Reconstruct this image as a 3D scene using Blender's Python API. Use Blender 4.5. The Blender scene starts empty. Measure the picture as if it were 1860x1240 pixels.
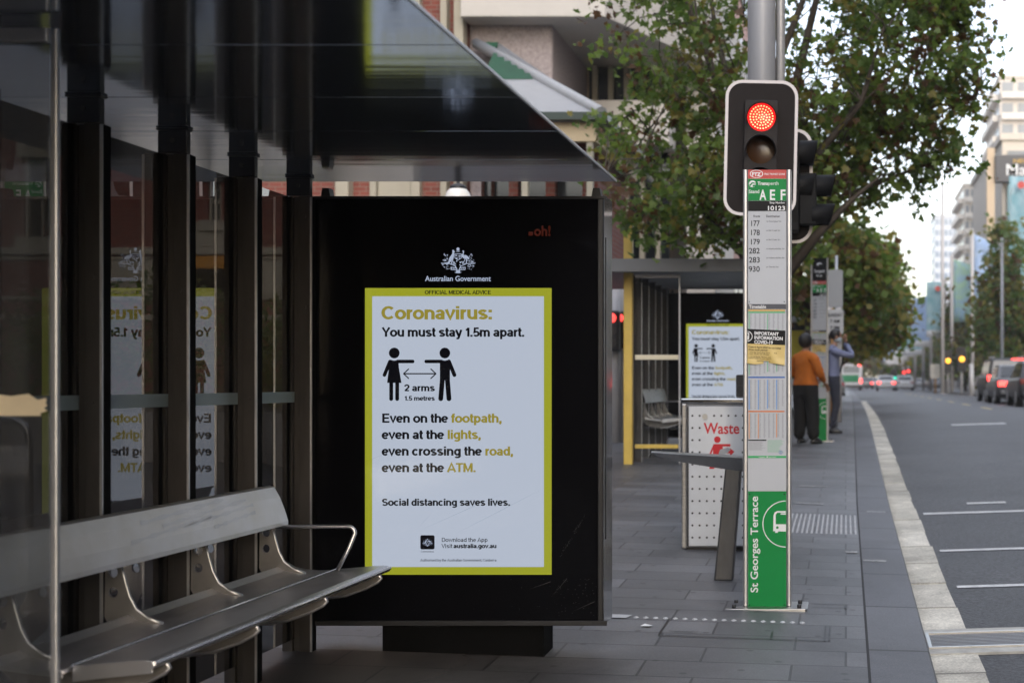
import bpy, bmesh, math, random
from mathutils import Vector, Matrix, noise
R = math.radians
random.seed(11)
sc = bpy.context.scene
col = sc.collection
F, CX, CY, EYE = 2550.0, 1536.0, 695.0, 1.55      # photo focal length (px), vanishing point, eye height

# ------------------------------------------------------------------ camera, sky, sun, exposure
cam = bpy.data.objects.new('camera', bpy.data.cameras.new('camera'))
col.objects.link(cam)
cam.location = (0, 0, EYE)
cam.rotation_euler = (R(90), 0, 0)
cd = cam.data
cd.sensor_width = 36
cd.lens = F / 1860 * 36
cd.shift_x = -(CX - 930) / 1860
cd.shift_y = (CY - 620) / 1860
cd.clip_end = 3000
cd.dof.use_dof = True
cd.dof.focus_distance = 7.2
cd.dof.aperture_fstop = 2.7
sc.camera = cam
SUN_EL, SUN_AZ = R(24), R(158)       # soft evening light from behind the viewer, over the road
w = bpy.data.worlds.new('World'); sc.world = w; w.use_nodes = True
nt = w.node_tree; nt.nodes.clear()
sky = nt.nodes.new('ShaderNodeTexSky'); sky.sky_type = 'NISHITA'; sky.sun_disc = False
sky.sun_elevation = SUN_EL; sky.sun_rotation = SUN_AZ
sky.air_density = 1.0; sky.dust_density = 2.0; sky.ozone_density = 1.0
bg = nt.nodes.new('ShaderNodeBackground'); bg.inputs[1].default_value = 0.15
mx = nt.nodes.new('ShaderNodeMix'); mx.data_type = 'RGBA'; mx.inputs[0].default_value = 0.55
tcw = nt.nodes.new('ShaderNodeTexCoord'); sxw = nt.nodes.new('ShaderNodeSeparateXYZ'); rmw = nt.nodes.new('ShaderNodeValToRGB')   # thin high cloud, warm near the horizon
rmw.color_ramp.elements[0].position = .02; rmw.color_ramp.elements[0].color = (1, .87, .60, 1); rmw.color_ramp.elements[1].position = .22; rmw.color_ramp.elements[1].color = (.9, .92, 1, 1)
sc_ = nt.nodes.new('ShaderNodeVectorMath'); sc_.operation = 'SCALE'; sc_.inputs['Scale'].default_value = 5.8
nt.links.new(tcw.outputs['Generated'], sxw.inputs[0]); nt.links.new(sxw.outputs[2], rmw.inputs[0]); nt.links.new(rmw.outputs[0], sc_.inputs[0]); nt.links.new(sc_.outputs[0], mx.inputs[7])
out = nt.nodes.new('ShaderNodeOutputWorld')
nt.links.new(sky.outputs[0], mx.inputs[6]); nt.links.new(mx.outputs[2], bg.inputs[0]); nt.links.new(bg.outputs[0], out.inputs[0])
sl = bpy.data.lights.new('sun', 'SUN'); sl.energy = 0.55; sl.angle = R(40); sl.color = (1, .93, .86)
so = bpy.data.objects.new('sun', sl); col.objects.link(so)
so.rotation_euler = (R(90) - SUN_EL, 0, R(180) - SUN_AZ)
vs = sc.view_settings
sc.display_settings.display_device = 'sRGB'
vs.view_transform = 'Standard'; vs.look = 'None'; EXPO = 1.55; vs.exposure = EXPO; vs.gamma = 1; vs.use_curve_mapping = False
sc.cycles.use_denoising = True
sc.cycles.max_bounces = 8; sc.cycles.transparent_max_bounces = 24
sc.cycles.caustics_reflective = False; sc.cycles.caustics_refractive = False
sc.cycles.sample_clamp_indirect = 6

# ------------------------------------------------------------------ helpers: materials
def srgb(r, g, b):
    f = lambda c: (c / 255 / 12.92) if c / 255 <= .04045 else ((c / 255 + .055) / 1.055) ** 2.4
    return (f(r), f(g), f(b))
MATS = {}
def M(name, c=(.5, .5, .5), rough=.5, metal=0, var=0, vs_=6, bump=0, bs=60, emit=None, es=1.0, spec=.5, stretch=None, c2=None, coat=0, alpha=1):
    if name in MATS: return MATS[name]
    m = bpy.data.materials.new(name); m.use_nodes = True
    n = m.node_tree.nodes; l = m.node_tree.links; p = n['Principled BSDF']
    p.inputs['Base Color'].default_value = (*c, 1); p.inputs['Roughness'].default_value = rough
    p.inputs['Metallic'].default_value = metal; p.inputs['Specular IOR Level'].default_value = spec
    p.inputs['Coat Weight'].default_value = coat
    if emit:
        p.inputs['Emission Color'].default_value = (*emit, 1); p.inputs['Emission Strength'].default_value = es
    if var or bump or c2:
        tc = n.new('ShaderNodeTexCoord'); mp = n.new('ShaderNodeMapping')
        l.new(tc.outputs['Object'], mp.inputs[0])
        if stretch: mp.inputs['Scale'].default_value = stretch
    if var or c2:
        t = n.new('ShaderNodeTexNoise'); t.inputs['Scale'].default_value = vs_; t.inputs['Detail'].default_value = 8; t.inputs['Roughness'].default_value = .62
        l.new(mp.outputs[0], t.inputs[0])
        r = n.new('ShaderNodeValToRGB'); r.color_ramp.elements[0].position = .3; r.color_ramp.elements[1].position = .7
        lo = c2 if c2 else tuple(x * (1 - var) for x in c); hi = tuple(min(1, x * (1 + var)) for x in c)
        r.color_ramp.elements[0].color = (*lo, 1); r.color_ramp.elements[1].color = (*hi, 1)
        l.new(t.outputs[0], r.inputs[0]); l.new(r.outputs[0], p.inputs['Base Color'])
        mr = n.new('ShaderNodeMapRange'); mr.inputs[3].default_value = max(0, rough - .12 * min(1, var * 3)); mr.inputs[4].default_value = min(1, rough + .12 * min(1, var * 3))
        l.new(t.outputs[0], mr.inputs[0]); l.new(mr.outputs[0], p.inputs['Roughness'])
    if bump:
        t2 = n.new('ShaderNodeTexNoise'); t2.inputs['Scale'].default_value = bs; t2.inputs['Detail'].default_value = 6
        l.new(mp.outputs[0], t2.inputs[0])
        b = n.new('ShaderNodeBump'); b.inputs['Strength'].default_value = bump; b.inputs['Distance'].default_value = .01
        l.new(t2.outputs[0], b.inputs['Height']); l.new(b.outputs[0], p.inputs['Normal'])
    MATS[name] = m
    return m
def M_brick(name, c1, c2, mort, bw, bh, ms, axes='XZ', rough=.85, dirt=.25, offset=.5, dscale=.7, bump=.4, sq=1.0):
    m = bpy.data.materials.new(name); m.use_nodes = True; MATS[name] = m
    n = m.node_tree.nodes; l = m.node_tree.links; p = n['Principled BSDF']
    tc = n.new('ShaderNodeTexCoord'); sp = n.new('ShaderNodeSeparateXYZ'); cb = n.new('ShaderNodeCombineXYZ')
    l.new(tc.outputs['Object'], sp.inputs[0])
    if axes == 'BOX':                                  # walls facing any way: X+Y runs along, Z up
        ad = n.new('ShaderNodeMath'); l.new(sp.outputs[0], ad.inputs[0]); l.new(sp.outputs[1], ad.inputs[1])
        l.new(ad.outputs[0], cb.inputs[0]); l.new(sp.outputs[2], cb.inputs[1])
    else:
        l.new(sp.outputs['XYZ'.index(axes[0])], cb.inputs[0]); l.new(sp.outputs['XYZ'.index(axes[1])], cb.inputs[1])
    b = n.new('ShaderNodeTexBrick'); l.new(cb.outputs[0], b.inputs[0])
    b.inputs['Color1'].default_value = (*c1, 1); b.inputs['Color2'].default_value = (*c2, 1); b.inputs['Mortar'].default_value = (*mort, 1)
    b.inputs['Scale'].default_value = 1; b.inputs['Brick Width'].default_value = bw; b.inputs['Row Height'].default_value = bh
    b.inputs['Mortar Size'].default_value = ms; b.inputs['Mortar Smooth'].default_value = .2; b.offset = offset; b.squash = sq; b.squash_frequency = 3
    b.inputs['Bias'].default_value = 0
    t = n.new('ShaderNodeTexNoise'); t.inputs['Scale'].default_value = dscale; t.inputs['Detail'].default_value = 10; t.inputs['Roughness'].default_value = .65
    l.new(tc.outputs['Object'], t.inputs[0])
    mr = n.new('ShaderNodeMapRange'); mr.inputs[1].default_value = .3; mr.inputs[2].default_value = .7; mr.inputs[3].default_value = 1 - dirt; mr.inputs[4].default_value = 1 + dirt * .5
    l.new(t.outputs[0], mr.inputs[0])
    t3 = n.new('ShaderNodeTexNoise'); t3.inputs['Scale'].default_value = 90; t3.inputs['Detail'].default_value = 4
    l.new(tc.outputs['Object'], t3.inputs[0])
    mr3 = n.new('ShaderNodeMapRange'); mr3.inputs[1].default_value = .3; mr3.inputs[2].default_value = .7; mr3.inputs[3].default_value = .86; mr3.inputs[4].default_value = 1.12
    l.new(t3.outputs[0], mr3.inputs[0])
    mm = n.new('ShaderNodeMath'); mm.operation = 'MULTIPLY'; l.new(mr.outputs[0], mm.inputs[0]); l.new(mr3.outputs[0], mm.inputs[1])
    v = n.new('ShaderNodeVectorMath'); v.operation = 'SCALE'; l.new(b.outputs[0], v.inputs[0]); l.new(mm.outputs[0], v.inputs['Scale'])
    l.new(v.outputs[0], p.inputs['Base Color'])
    r2 = n.new('ShaderNodeMapRange'); r2.inputs[3].default_value = rough - .15; r2.inputs[4].default_value = min(1, rough + .1); l.new(t.outputs[0], r2.inputs[0]); l.new(r2.outputs[0], p.inputs['Roughness'])
    bp = n.new('ShaderNodeBump'); bp.inputs['Strength'].default_value = bump; bp.inputs['Distance'].default_value = .006; bp.invert = True
    l.new(b.outputs['Fac'], bp.inputs['Height']); l.new(bp.outputs[0], p.inputs['Normal'])
    return m
def M_glass(name, tint=(.9, .9, .9), ior=1.5, rough=0.0, dust=0):
    m = bpy.data.materials.new(name); m.use_nodes = True; n = m.node_tree.nodes; l = m.node_tree.links; n.clear()
    o = n.new('ShaderNodeOutputMaterial'); mix = n.new('ShaderNodeMixShader'); tr = n.new('ShaderNodeBsdfTransparent'); gl = n.new('ShaderNodeBsdfGlossy')
    fr = n.new('ShaderNodeFresnel'); fr.inputs[0].default_value = ior; ge = n.new('ShaderNodeNewGeometry')
    s = n.new('ShaderNodeMath'); s.operation = 'SUBTRACT'; s.inputs[0].default_value = 1; l.new(ge.outputs['Backfacing'], s.inputs[1])
    mu = n.new('ShaderNodeMath'); mu.operation = 'MULTIPLY'; l.new(fr.outputs[0], mu.inputs[0]); l.new(s.outputs[0], mu.inputs[1])
    t = tuple(math.sqrt(x) for x in tint); tr.inputs[0].default_value = (*t, 1); gl.inputs['Roughness'].default_value = rough
    l.new(mu.outputs[0], mix.inputs[0]); l.new(tr.outputs[0], mix.inputs[1]); l.new(gl.outputs[0], mix.inputs[2]); l.new(mix.outputs[0], o.inputs[0])
    if dust:                                            # a film of street dust, thicker in streaks
        df = n.new('ShaderNodeBsdfDiffuse'); df.inputs[0].default_value = (.55, .55, .57, 1); m2 = n.new('ShaderNodeMixShader'); tc = n.new('ShaderNodeTexCoord'); mp = n.new('ShaderNodeMapping'); mp.inputs['Scale'].default_value = (9, 9, 1.2)
        nz = n.new('ShaderNodeTexNoise'); nz.inputs['Scale'].default_value = 1.5; nz.inputs['Detail'].default_value = 8; mr = n.new('ShaderNodeMapRange'); mr.inputs[1].default_value = .3; mr.inputs[2].default_value = .75; mr.inputs[3].default_value = dust * .4; mr.inputs[4].default_value = dust * 1.5
        l.new(tc.outputs['Object'], mp.inputs[0]); l.new(mp.outputs[0], nz.inputs[0]); l.new(nz.outputs[0], mr.inputs[0]); l.new(mr.outputs[0], m2.inputs[0]); l.new(mix.outputs[0], m2.inputs[1]); l.new(df.outputs[0], m2.inputs[2]); l.new(m2.outputs[0], o.inputs[0])
    MATS[name] = m
    return m

# ------------------------------------------------------------------ helpers: things, parts, meshes
def tag(o, label=None, cat=None, group=None, kind=None):
    for k, v in (('label', label), ('category', cat), ('group', group), ('kind', kind)):
        if v: o[k] = v
    return o
def thing(name, label, cat, loc=(0, 0, 0), rz=0, group=None, local=False):
    o = bpy.data.objects.new(name, None); col.objects.link(o); o.location = loc; o.rotation_euler = (0, 0, rz)
    o.empty_display_size = .2
    o['_off'] = (0, 0, 0) if local else tuple(loc)
    return tag(o, label, cat, group)
def copy_tree(o, parent=None):
    c = o.copy(); col.objects.link(c)
    if parent: c.parent = parent
    for ch in [x for x in bpy.data.objects if x.parent == o]: copy_tree(ch, c)
    return c
_FONT = {}
def text_geo(body, bold):
    k = (body, bold)
    if k not in _FONT:
        c = bpy.data.curves.new('lettering', 'FONT'); c.body = body; c.size = 1; c.offset = bold; c.resolution_u = 4; c.fill_mode = 'FRONT'
        ob = bpy.data.objects.new('lettering', c); col.objects.link(ob)
        bpy.context.view_layer.update()
        me = ob.evaluated_get(bpy.context.evaluated_depsgraph_get()).to_mesh()
        _FONT[k] = ([(v.co.x, v.co.y) for v in me.vertices], [tuple(p.vertices) for p in me.polygons])
        bpy.data.objects.remove(ob); bpy.data.curves.remove(c)
    return _FONT[k]
# heavy grotesque lettering drawn as strokes: advance width and centre lines, cap height 1
def _e(cx, cy, rx, ry, a0, a1, n=18): return [(cx + rx * math.cos(R(a0 + (a1 - a0) * i / n)), cy + ry * math.sin(R(a0 + (a1 - a0) * i / n))) for i in range(n + 1)]
_s = lambda cx, t, b, rx, ry: _e(cx, t, rx * .94, ry, 22, 270) + _e(cx, b, rx, ry, 90, -158)
GL = {' ': (.386, []), 'a': (.772, [[(.575, 0), (.575, .49)] + _e(.375, .49, .2, .165, 0, 165), _e(.36, .225, .205, .14, 0, 360)]), 'b': (.849, [[(.185, 0), (.185, 1)], _e(.44, .37, .245, .285, 0, 360)]),
 'c': (.772, [_e(.40, .37, .26, .285, 42, 318)]), 'd': (.849, [[(.664, 0), (.664, 1)], _e(.41, .37, .245, .285, 0, 360)]), 'e': (.772, [[(.13, .37), (.64, .37)] , _e(.386, .37, .262, .285, 2, 318)]),
 'f': (.463, [[(.22, 0), (.22, .80), (.25, .88), (.32, .915), (.43, .915)], [(.03, .665), (.43, .665)]]), 'g': (.849, [_e(.41, .375, .245, .28, 0, 360), [(.664, .75), (.664, -.06)] + _e(.42, -.06, .244, .13, 0, -155)]),
 'h': (.849, [[(.185, 0), (.185, 1)], _e(.425, .44, .24, .215, 180, 0) + [(.665, 0)]]), 'i': (.386, [[(.193, 0), (.193, .75)], [(.193, .83), (.193, 1)]]), 'l': (.386, [[(.193, 0), (.193, 1)]]),
 'm': (1.235, [[(.185, 0), (.185, .75)], _e(.40, .44, .217, .215, 180, 0) + [(.617, 0)], _e(.834, .44, .217, .215, 180, 0) + [(1.05, 0)]]), 'n': (.849, [[(.185, 0), (.185, .75)], _e(.425, .44, .24, .215, 180, 0) + [(.665, 0)]]),
 'o': (.849, [_e(.425, .37, .285, .285, 0, 360, 28)]), 'p': (.849, [[(.185, -.27), (.185, .75)], _e(.44, .37, .245, .285, 0, 360)]), 'r': (.54, [[(.185, 0), (.185, .75)], _e(.43, .40, .245, .25, 180, 78)]),
 's': (.772, [_s(.386, .535, .215, .235, .125)]), 't': (.463, [[(.21, .95), (.21, .2), (.23, .12), (.29, .085), (.43, .085)], [(.03, .665), (.43, .665)]]), 'u': (.849, [[(.664, 0), (.664, .75)], [(.185, .75)] + _e(.425, .31, .24, .215, 180, 360)]),
 'v': (.772, [[(.10, .75), (.386, .07), (.672, .75)]]), 'w': (1.08, [[(.09, .75), (.31, .07), (.54, .66), (.77, .07), (.99, .75)]]), 'y': (.772, [[(.10, .75), (.386, .07)], [(.672, .75), (.37, -.14), (.31, -.19), (.14, -.19)]]),
 'A': (1.0, [[(.09, 0), (.5, .96), (.91, 0)], [(.25, .28), (.75, .28)]]), 'C': (1.0, [_e(.51, .5, .385, .41, 42, 318)]), 'D': (1.0, [[(.19, 0), (.19, .91), (.48, .91)] + _e(.50, .5, .37, .41, 90, -90) + [(.19, .09)]]), 'E': (.926, [[(.86, .09), (.19, .09), (.19, .91), (.84, .91)], [(.19, .51), (.79, .51)]]),
 'F': (.85, [[(.19, 0), (.19, .91), (.80, .91)], [(.19, .50), (.72, .50)]]), 'G': (1.08, [_e(.52, .5, .395, .41, 42, 300), [(.56, .46), (.92, .46), (.92, .05)]]), 'I': (.386, [[(.193, 0), (.193, 1)]]), 'L': (.85, [[(.19, 1), (.19, .09), (.80, .09)]]),
 'M': (1.157, [[(.185, 0), (.185, 1)], [(.20, .93), (.578, .12), (.957, .93)], [(.972, 0), (.972, 1)]]), 'N': (1.0, [[(.185, 0), (.185, 1)], [(.20, .93), (.80, .07)], [(.815, 0), (.815, 1)]]), 'O': (1.08, [_e(.54, .5, .40, .41, 0, 360, 30)]), 'S': (.926, [_s(.463, .705, .285, .30, .205)]),
 'T': (.85, [[(.03, .91), (.82, .91)], [(.425, 0), (.425, .91)]]), 'V': (.926, [[(.09, 1), (.463, .06), (.836, 1)]]), 'Y': (.926, [[(.09, 1), (.463, .42), (.836, 1)], [(.463, 0), (.463, .45)]]),
 '1': (.60, [[(.40, 0), (.40, .97)], [(.12, .72), (.28, .76), (.40, .93)]]), '2': (.772, [_e(.385, .665, .245, .245, 172, -28) + [(.16, .09)], [(.09, .09), (.68, .09)]]), '5': (.772, [[(.66, .91), (.24, .91), (.19, .47)] + _e(.385, .315, .265, .225, 128, -150)]),
 '.': (.386, [[(.193, 0), (.193, .20)]]), ',': (.386, [[(.193, .20), (.193, .0), (.12, -.15)]]), ':': (.386, [[(.193, 0), (.193, .20)], [(.193, .53), (.193, .73)]])}
class MB:
    def __init__(s): s.v = []; s.f = []; s.m = []; s.s = []
    def add(s, vs_, fs, m=0, sm=False):
        o = len(s.v); s.v += [tuple(x) for x in vs_]
        for f in fs: s.f.append(tuple(i + o for i in f)); s.m.append(m); s.s.append(sm)
        return s
    def box(s, x0, x1, y0, y1, z0, z1, m=0):
        return s.add([(x0, y0, z0), (x1, y0, z0), (x1, y1, z0), (x0, y1, z0), (x0, y0, z1), (x1, y0, z1), (x1, y1, z1), (x0, y1, z1)],
                     [(0, 3, 2, 1), (4, 5, 6, 7), (0, 1, 5, 4), (1, 2, 6, 5), (2, 3, 7, 6), (3, 0, 4, 7)], m)
    def quad(s, a, b, c, d, m=0): return s.add([a, b, c, d], [(0, 1, 2, 3)], m)
    def prism(s, pts, fn, d0, d1, m=0, cap=True, sm=False):
        """2-D outline pts, fn(u, v, d) -> 3-D, extruded from d0 to d1"""
        n = len(pts); vs_ = [fn(u, v, d0) for u, v in pts] + [fn(u, v, d1) for u, v in pts]
        o = len(s.v); s.add(vs_, [(i, (i + 1) % n, n + (i + 1) % n, n + i) for i in range(n)], m, sm)
        if cap:
            s.f += [tuple(o + i for i in reversed(range(n))), tuple(o + n + i for i in range(n))]; s.m += [m, m]; s.s += [False, False]
        return s
    def tube(s, pts, r, seg=10, m=0, cap=True):
        pts = [Vector(p) for p in pts]; rs = r if isinstance(r, (list, tuple)) else [r] * len(pts)
        o = len(s.v); ref = None
        for i, p in enumerate(pts):
            d = (pts[min(i + 1, len(pts) - 1)] - pts[max(i - 1, 0)]).normalized()
            if ref is None: ref = d.orthogonal().normalized()
            ref = (ref - d * ref.dot(d)).normalized(); q = d.cross(ref)
            for k in range(seg):
                a = 2 * math.pi * k / seg; s.v.append(tuple(p + (ref * math.cos(a) + q * math.sin(a)) * rs[i]))
        for i in range(len(pts) - 1):
            for k in range(seg):
                a, b = o + i * seg + k, o + i * seg + (k + 1) % seg
                s.f.append((a, b, b + seg, a + seg)); s.m.append(m); s.s.append(True)
        if cap:
            s.f += [tuple(o + k for k in reversed(range(seg))), tuple(o + (len(pts) - 1) * seg + k for k in range(seg))]; s.m += [m, m]; s.s += [False, False]
        return s
    def ell(s, c, r, m=0, seg=14, rings=9, fn=None):
        o = len(s.v)
        for i in range(rings + 1):
            t = math.pi * i / rings
            for k in range(seg):
                a = 2 * math.pi * k / seg; p = Vector((math.sin(t) * math.cos(a), math.sin(t) * math.sin(a), math.cos(t)))
                if fn: p = p * fn(p)
                s.v.append((c[0] + r[0] * p.x, c[1] + r[1] * p.y, c[2] + r[2] * p.z))
        for i in range(rings):
            for k in range(seg):
                a, b = o + i * seg + k, o + i * seg + (k + 1) % seg
                s.f.append((a, a + seg, b + seg, b)); s.m.append(m); s.s.append(True)
        return s
    def text(s, body, x0, x1, base, cap, pl, m=0, bold=.012, rot=False):
        """lettering between x0 and x1 (photo px), on a plane function pl(px, py)"""
        vs_, fs = text_geo(body, bold); H = max(y for _, y in text_geo('H', bold)[0])
        xa = min(x for x, _ in vs_); xb = max(x for x, _ in vs_); k = (x1 - x0) / (xb - xa); q = cap / H
        if rot: return s.add([pl(base - y * q, x1 - (x - xa) * k + x0 - x0) for x, y in vs_], fs, m)
        return s.add([pl(x0 + (x - xa) * k, base - y * q) for x, y in vs_], fs, m)
    def strokes(s, body, x0, x1, base, cap, pl, m=0, w=.25):
        tot = sum(GL[c][0] - .055 for c in body) - .07; k = (x1 - x0) / tot; x = -.065; hv, hh = w / 2, w / 2 * .74
        for ch in body:
            adv, st = GL[ch]
            for line in st:
                P_ = [Vector(p) for p in line]; n = len(P_); closed = n > 8 and (P_[0] - P_[-1]).length < 1e-4; o = len(s.v)
                for i, p in enumerate(P_):
                    a = P_[i - 1] if i else (P_[-2] if closed else None); b = P_[i + 1] if i < n - 1 else (P_[1] if closed else None)
                    d1 = (p - a).normalized() if a is not None else None; d2 = (b - p).normalized() if b is not None else None
                    d1 = d1 or d2; d2 = d2 or d1; t_ = (d1 + d2)
                    t_ = t_.normalized() if t_.length > 1e-3 else d1; nn = Vector((-t_.y, t_.x)); mit = min(1.9, 1 / max(.35, nn.dot(Vector((-d1.y, d1.x)))))
                    q = Vector((nn.x * hv, nn.y * hh)) * mit
                    for sg in (1, -1): s.v.append(pl(x0 + (x + p.x + sg * q.x) * k, base - (p.y + sg * q.y) * cap))
                for i in range(n - 1): a = o + 2 * i; s.f.append((a, a + 1, a + 3, a + 2)); s.m.append(m); s.s.append(False)
            x += adv - .055
        return s
    def poly(s, pts, pl, m=0): return s.add([pl(x, y) for x, y in pts], [tuple(reversed(range(len(pts))))], m)
    def rect(s, x0, y0, x1, y1, pl, m=0): return s.poly([(x0, y0), (x1, y0), (x1, y1), (x0, y1)], pl, m)
    def disc(s, cx, cy, r, pl, m=0, n=28, ry=None):
        return s.poly([(cx + r * math.cos(2 * math.pi * i / n), cy + (ry or r) * math.sin(2 * math.pi * i / n)) for i in range(n)], pl, m)
    def ring(s, cx, cy, r0, r1, pl, m=0, n=36, a0=0, a1=360, e=1):
        P = [(math.cos(R(a0 + (a1 - a0) * i / n)), math.sin(R(a0 + (a1 - a0) * i / n))) for i in range(n + 1)]
        return s.add([pl(cx + r0 * c, cy + r0 * e * d) for c, d in P] + [pl(cx + r1 * c, cy + r1 * e * d) for c, d in P], [(i, i + 1, n + 2 + i, n + 1 + i) for i in range(n)], m)
    def build(s, name, mats, parent=None, bevel=0, seg=2, off=None):
        me = bpy.data.meshes.new(name)
        o = bpy.data.objects.new(name, me); col.objects.link(o)
        if off is None:
            r = parent
            while r is not None and r.parent is not None: r = r.parent
            off = tuple(r['_off']) if r is not None and '_off' in r else (0, 0, 0)
        me.from_pydata([(x - off[0], y - off[1], z - off[2]) for x, y, z in s.v], [], s.f)
        for m in (mats if isinstance(mats, (list, tuple)) else [mats]): me.materials.append(m)
        me.polygons.foreach_set('material_index', s.m); me.polygons.foreach_set('use_smooth', s.s)
        me.update()
        if parent is not None: o.parent = parent
        if bevel:
            b = o.modifiers.new('Bevel', 'BEVEL'); b.width = bevel; b.segments = seg; b.limit_method = 'ANGLE'; b.angle_limit = R(40)
        return o
def rnd_rect(x0, y0, x1, y1, r, n=6):
    pts = []
    for cx, cy, a in ((x1 - r, y0 + r, -90), (x1 - r, y1 - r, 0), (x0 + r, y1 - r, 90), (x0 + r, y0 + r, 180)):
        pts += [(cx + r * math.cos(R(a + 90 * i / n)), cy + r * math.sin(R(a + 90 * i / n))) for i in range(n + 1)]
    return pts
def P(px, py, Y): return Vector(((px - CX) * Y / F, Y, EYE - (py - CY) * Y / F))
def plane(Y): return lambda px, py: ((px - CX) * Y / F, Y, EYE - (py - CY) * Y / F)

# ------------------------------------------------------------------ the lie of the land
def g(Y):
    if Y < 24: return .027 * Y - .0365
    t = min(1, (Y - 24) / 16)
    return .6115 + .027 * 16 * (t - t * t / 2)
def kx(Y): return .44 + (0 if Y < 14 else .0042 * (Y - 14) if Y < 60 else .193)   # kerb edge, easing right
def zf(X, Y): return g(Y) - .033 * max(-9, min(.44, X))
def zr(X, Y): return g(Y) - .1345 + .03 * (min(X, 4.2) - .73) - (.02 * (X - 4.2) if X > 4.2 else 0)
YS = [-30, -20, -10, -4, 0, 2, 3, 4, 5, 6, 7, 8, 9, 10, 11, 12, 13, 14, 16, 18, 20, 22, 24, 26, 28, 30, 32, 34, 36, 38, 40, 45, 50, 60, 80, 120, 200, 400, 900]
def sheet(name, xs, zfun, mat, ys=YS, dz=0):
    mb = MB(); n = len(xs(0))
    for y in ys:
        for x in xs(y): mb.v.append((x, y, zfun(x, y) + dz))
    for j in range(len(ys) - 1):
        for i in range(n - 1):
            a = j * n + i; mb.f.append((a, a + 1, a + n + 1, a + n)); mb.m.append(0); mb.s.append(False)
    return mb.build(name, mat)

# ------------------------------------------------------------------ materials
m_paver = M_brick('grey_pavers', (.076, .077, .082), (.128, .129, .136), (.036, .036, .039), .72, .33, .007, 'XY', rough=.52, dirt=.22, offset=.37, bump=.5)
m_floor = M_brick('shaded_dirty_pavers', (.055, .046, .040), (.07, .06, .052), (.022, .02, .018), .72, .33, .006, 'XY', rough=.6, dirt=.45, offset=.37, dscale=1.6, bump=.5)
m_kerb = M_brick('granite_kerb', (.074, .076, .086), (.10, .102, .112), (.03, .03, .034), 30.0, 1.22, .018, 'XY', rough=.6, dirt=.3, offset=.0)
m_gutter = M_brick('pale_concrete_gutter', (.50, .47, .40), (.60, .565, .49), (.2, .19, .16), 3.0, .92, .012, 'XY', rough=.85, dirt=.4, offset=0, dscale=2.2)
m_road = M('asphalt', (.037, .037, .041), .6, var=.3, vs_=1.1, bump=.6, bs=160)
def weather(m, spots=True, grain=220, k=.55):
    """fine grain, dark gum spots and broad stains multiplied into a ground material"""
    n = m.node_tree.nodes; l = m.node_tree.links; p = n['Principled BSDF']; src = p.inputs['Base Color'].links[0].from_socket
    tc = n.new('ShaderNodeTexCoord'); a = n.new('ShaderNodeTexNoise'); a.inputs['Scale'].default_value = grain; a.inputs['Detail'].default_value = 2; l.new(tc.outputs['Object'], a.inputs[0])
    b = n.new('ShaderNodeTexNoise'); b.inputs['Scale'].default_value = .55; b.inputs['Detail'].default_value = 7; b.inputs['Roughness'].default_value = .7; b.inputs['Distortion'].default_value = .8; l.new(tc.outputs['Object'], b.inputs[0])
    ma = n.new('ShaderNodeMapRange'); ma.inputs[1].default_value = .3; ma.inputs[2].default_value = .7; ma.inputs[3].default_value = 1 - k; ma.inputs[4].default_value = 1 + k; l.new(a.outputs[0], ma.inputs[0])
    mb_ = n.new('ShaderNodeMapRange'); mb_.inputs[1].default_value = .32; mb_.inputs[2].default_value = .68; mb_.inputs[3].default_value = .66; mb_.inputs[4].default_value = 1.25; l.new(b.outputs[0], mb_.inputs[0])
    mu = n.new('ShaderNodeMath'); mu.operation = 'MULTIPLY'; l.new(ma.outputs[0], mu.inputs[0]); l.new(mb_.outputs[0], mu.inputs[1]); last = mu
    if spots:
        v = n.new('ShaderNodeTexVoronoi'); v.voronoi_dimensions = '2D'; v.inputs['Scale'].default_value = 2.6; l.new(tc.outputs['Object'], v.inputs['Vector'])
        mv = n.new('ShaderNodeMapRange'); mv.inputs[1].default_value = .035; mv.inputs[2].default_value = .06; mv.inputs[3].default_value = .45; mv.inputs[4].default_value = 1; l.new(v.outputs['Distance'], mv.inputs[0])
        m2 = n.new('ShaderNodeMath'); m2.operation = 'MULTIPLY'; l.new(mu.outputs[0], m2.inputs[0]); l.new(mv.outputs[0], m2.inputs[1]); last = m2
    s_ = n.new('ShaderNodeVectorMath'); s_.operation = 'SCALE'; l.new(src, s_.inputs[0]); l.new(last.outputs[0], s_.inputs['Scale']); l.new(s_.outputs[0], p.inputs['Base Color'])
weather(m_road, False, 38, .75); weather(m_paver, True, 160, .22); weather(m_kerb, False, 160, .3); weather(m_gutter, False, 60, .22)
m_paint = M('worn_white_paint', (.5, .5, .5), .7, var=.25, vs_=9)
m_steel = M('brushed_steel', (.44, .43, .42), .34, 1, var=.16, vs_=14, stretch=(1, .15, 6))
m_seat = M('seat_steel', (.72, .71, .73), .36, 1, var=.06, vs_=3, c2=(.62, .60, .60))
m_back = M('backrest_steel', (.70, .69, .70), .46, 1, var=.08, vs_=3, c2=(.60, .57, .52))
m_brk = M('bracket_steel', (.22, .205, .195), .5, .6, var=.2)
m_highlight = M('highlight_steel', (.7, .69, .68), .2, 1)
m_darksteel = M('bronze_steel', (.055, .049, .045), .5, .5, var=.3, vs_=9, stretch=(1, 1, .25))
m_alu = M('anodised_aluminium', (.46, .46, .47), .38, .85, var=.08, vs_=20)
m_black = M('black_gloss', (.003, .003, .004), .16, spec=.10)
m_blackmatt = M('black_satin', (.012, .012, .014), .42, var=.3)
m_soffit = M('polished_soffit', (.38, .42, .48), .095, .84, var=.05, vs_=30, stretch=(.06, 1, 1), bump=.10, bs=10)
m_yellow = M('yellow_paint', (.56, .39, .075), .45, var=.08)
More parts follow.
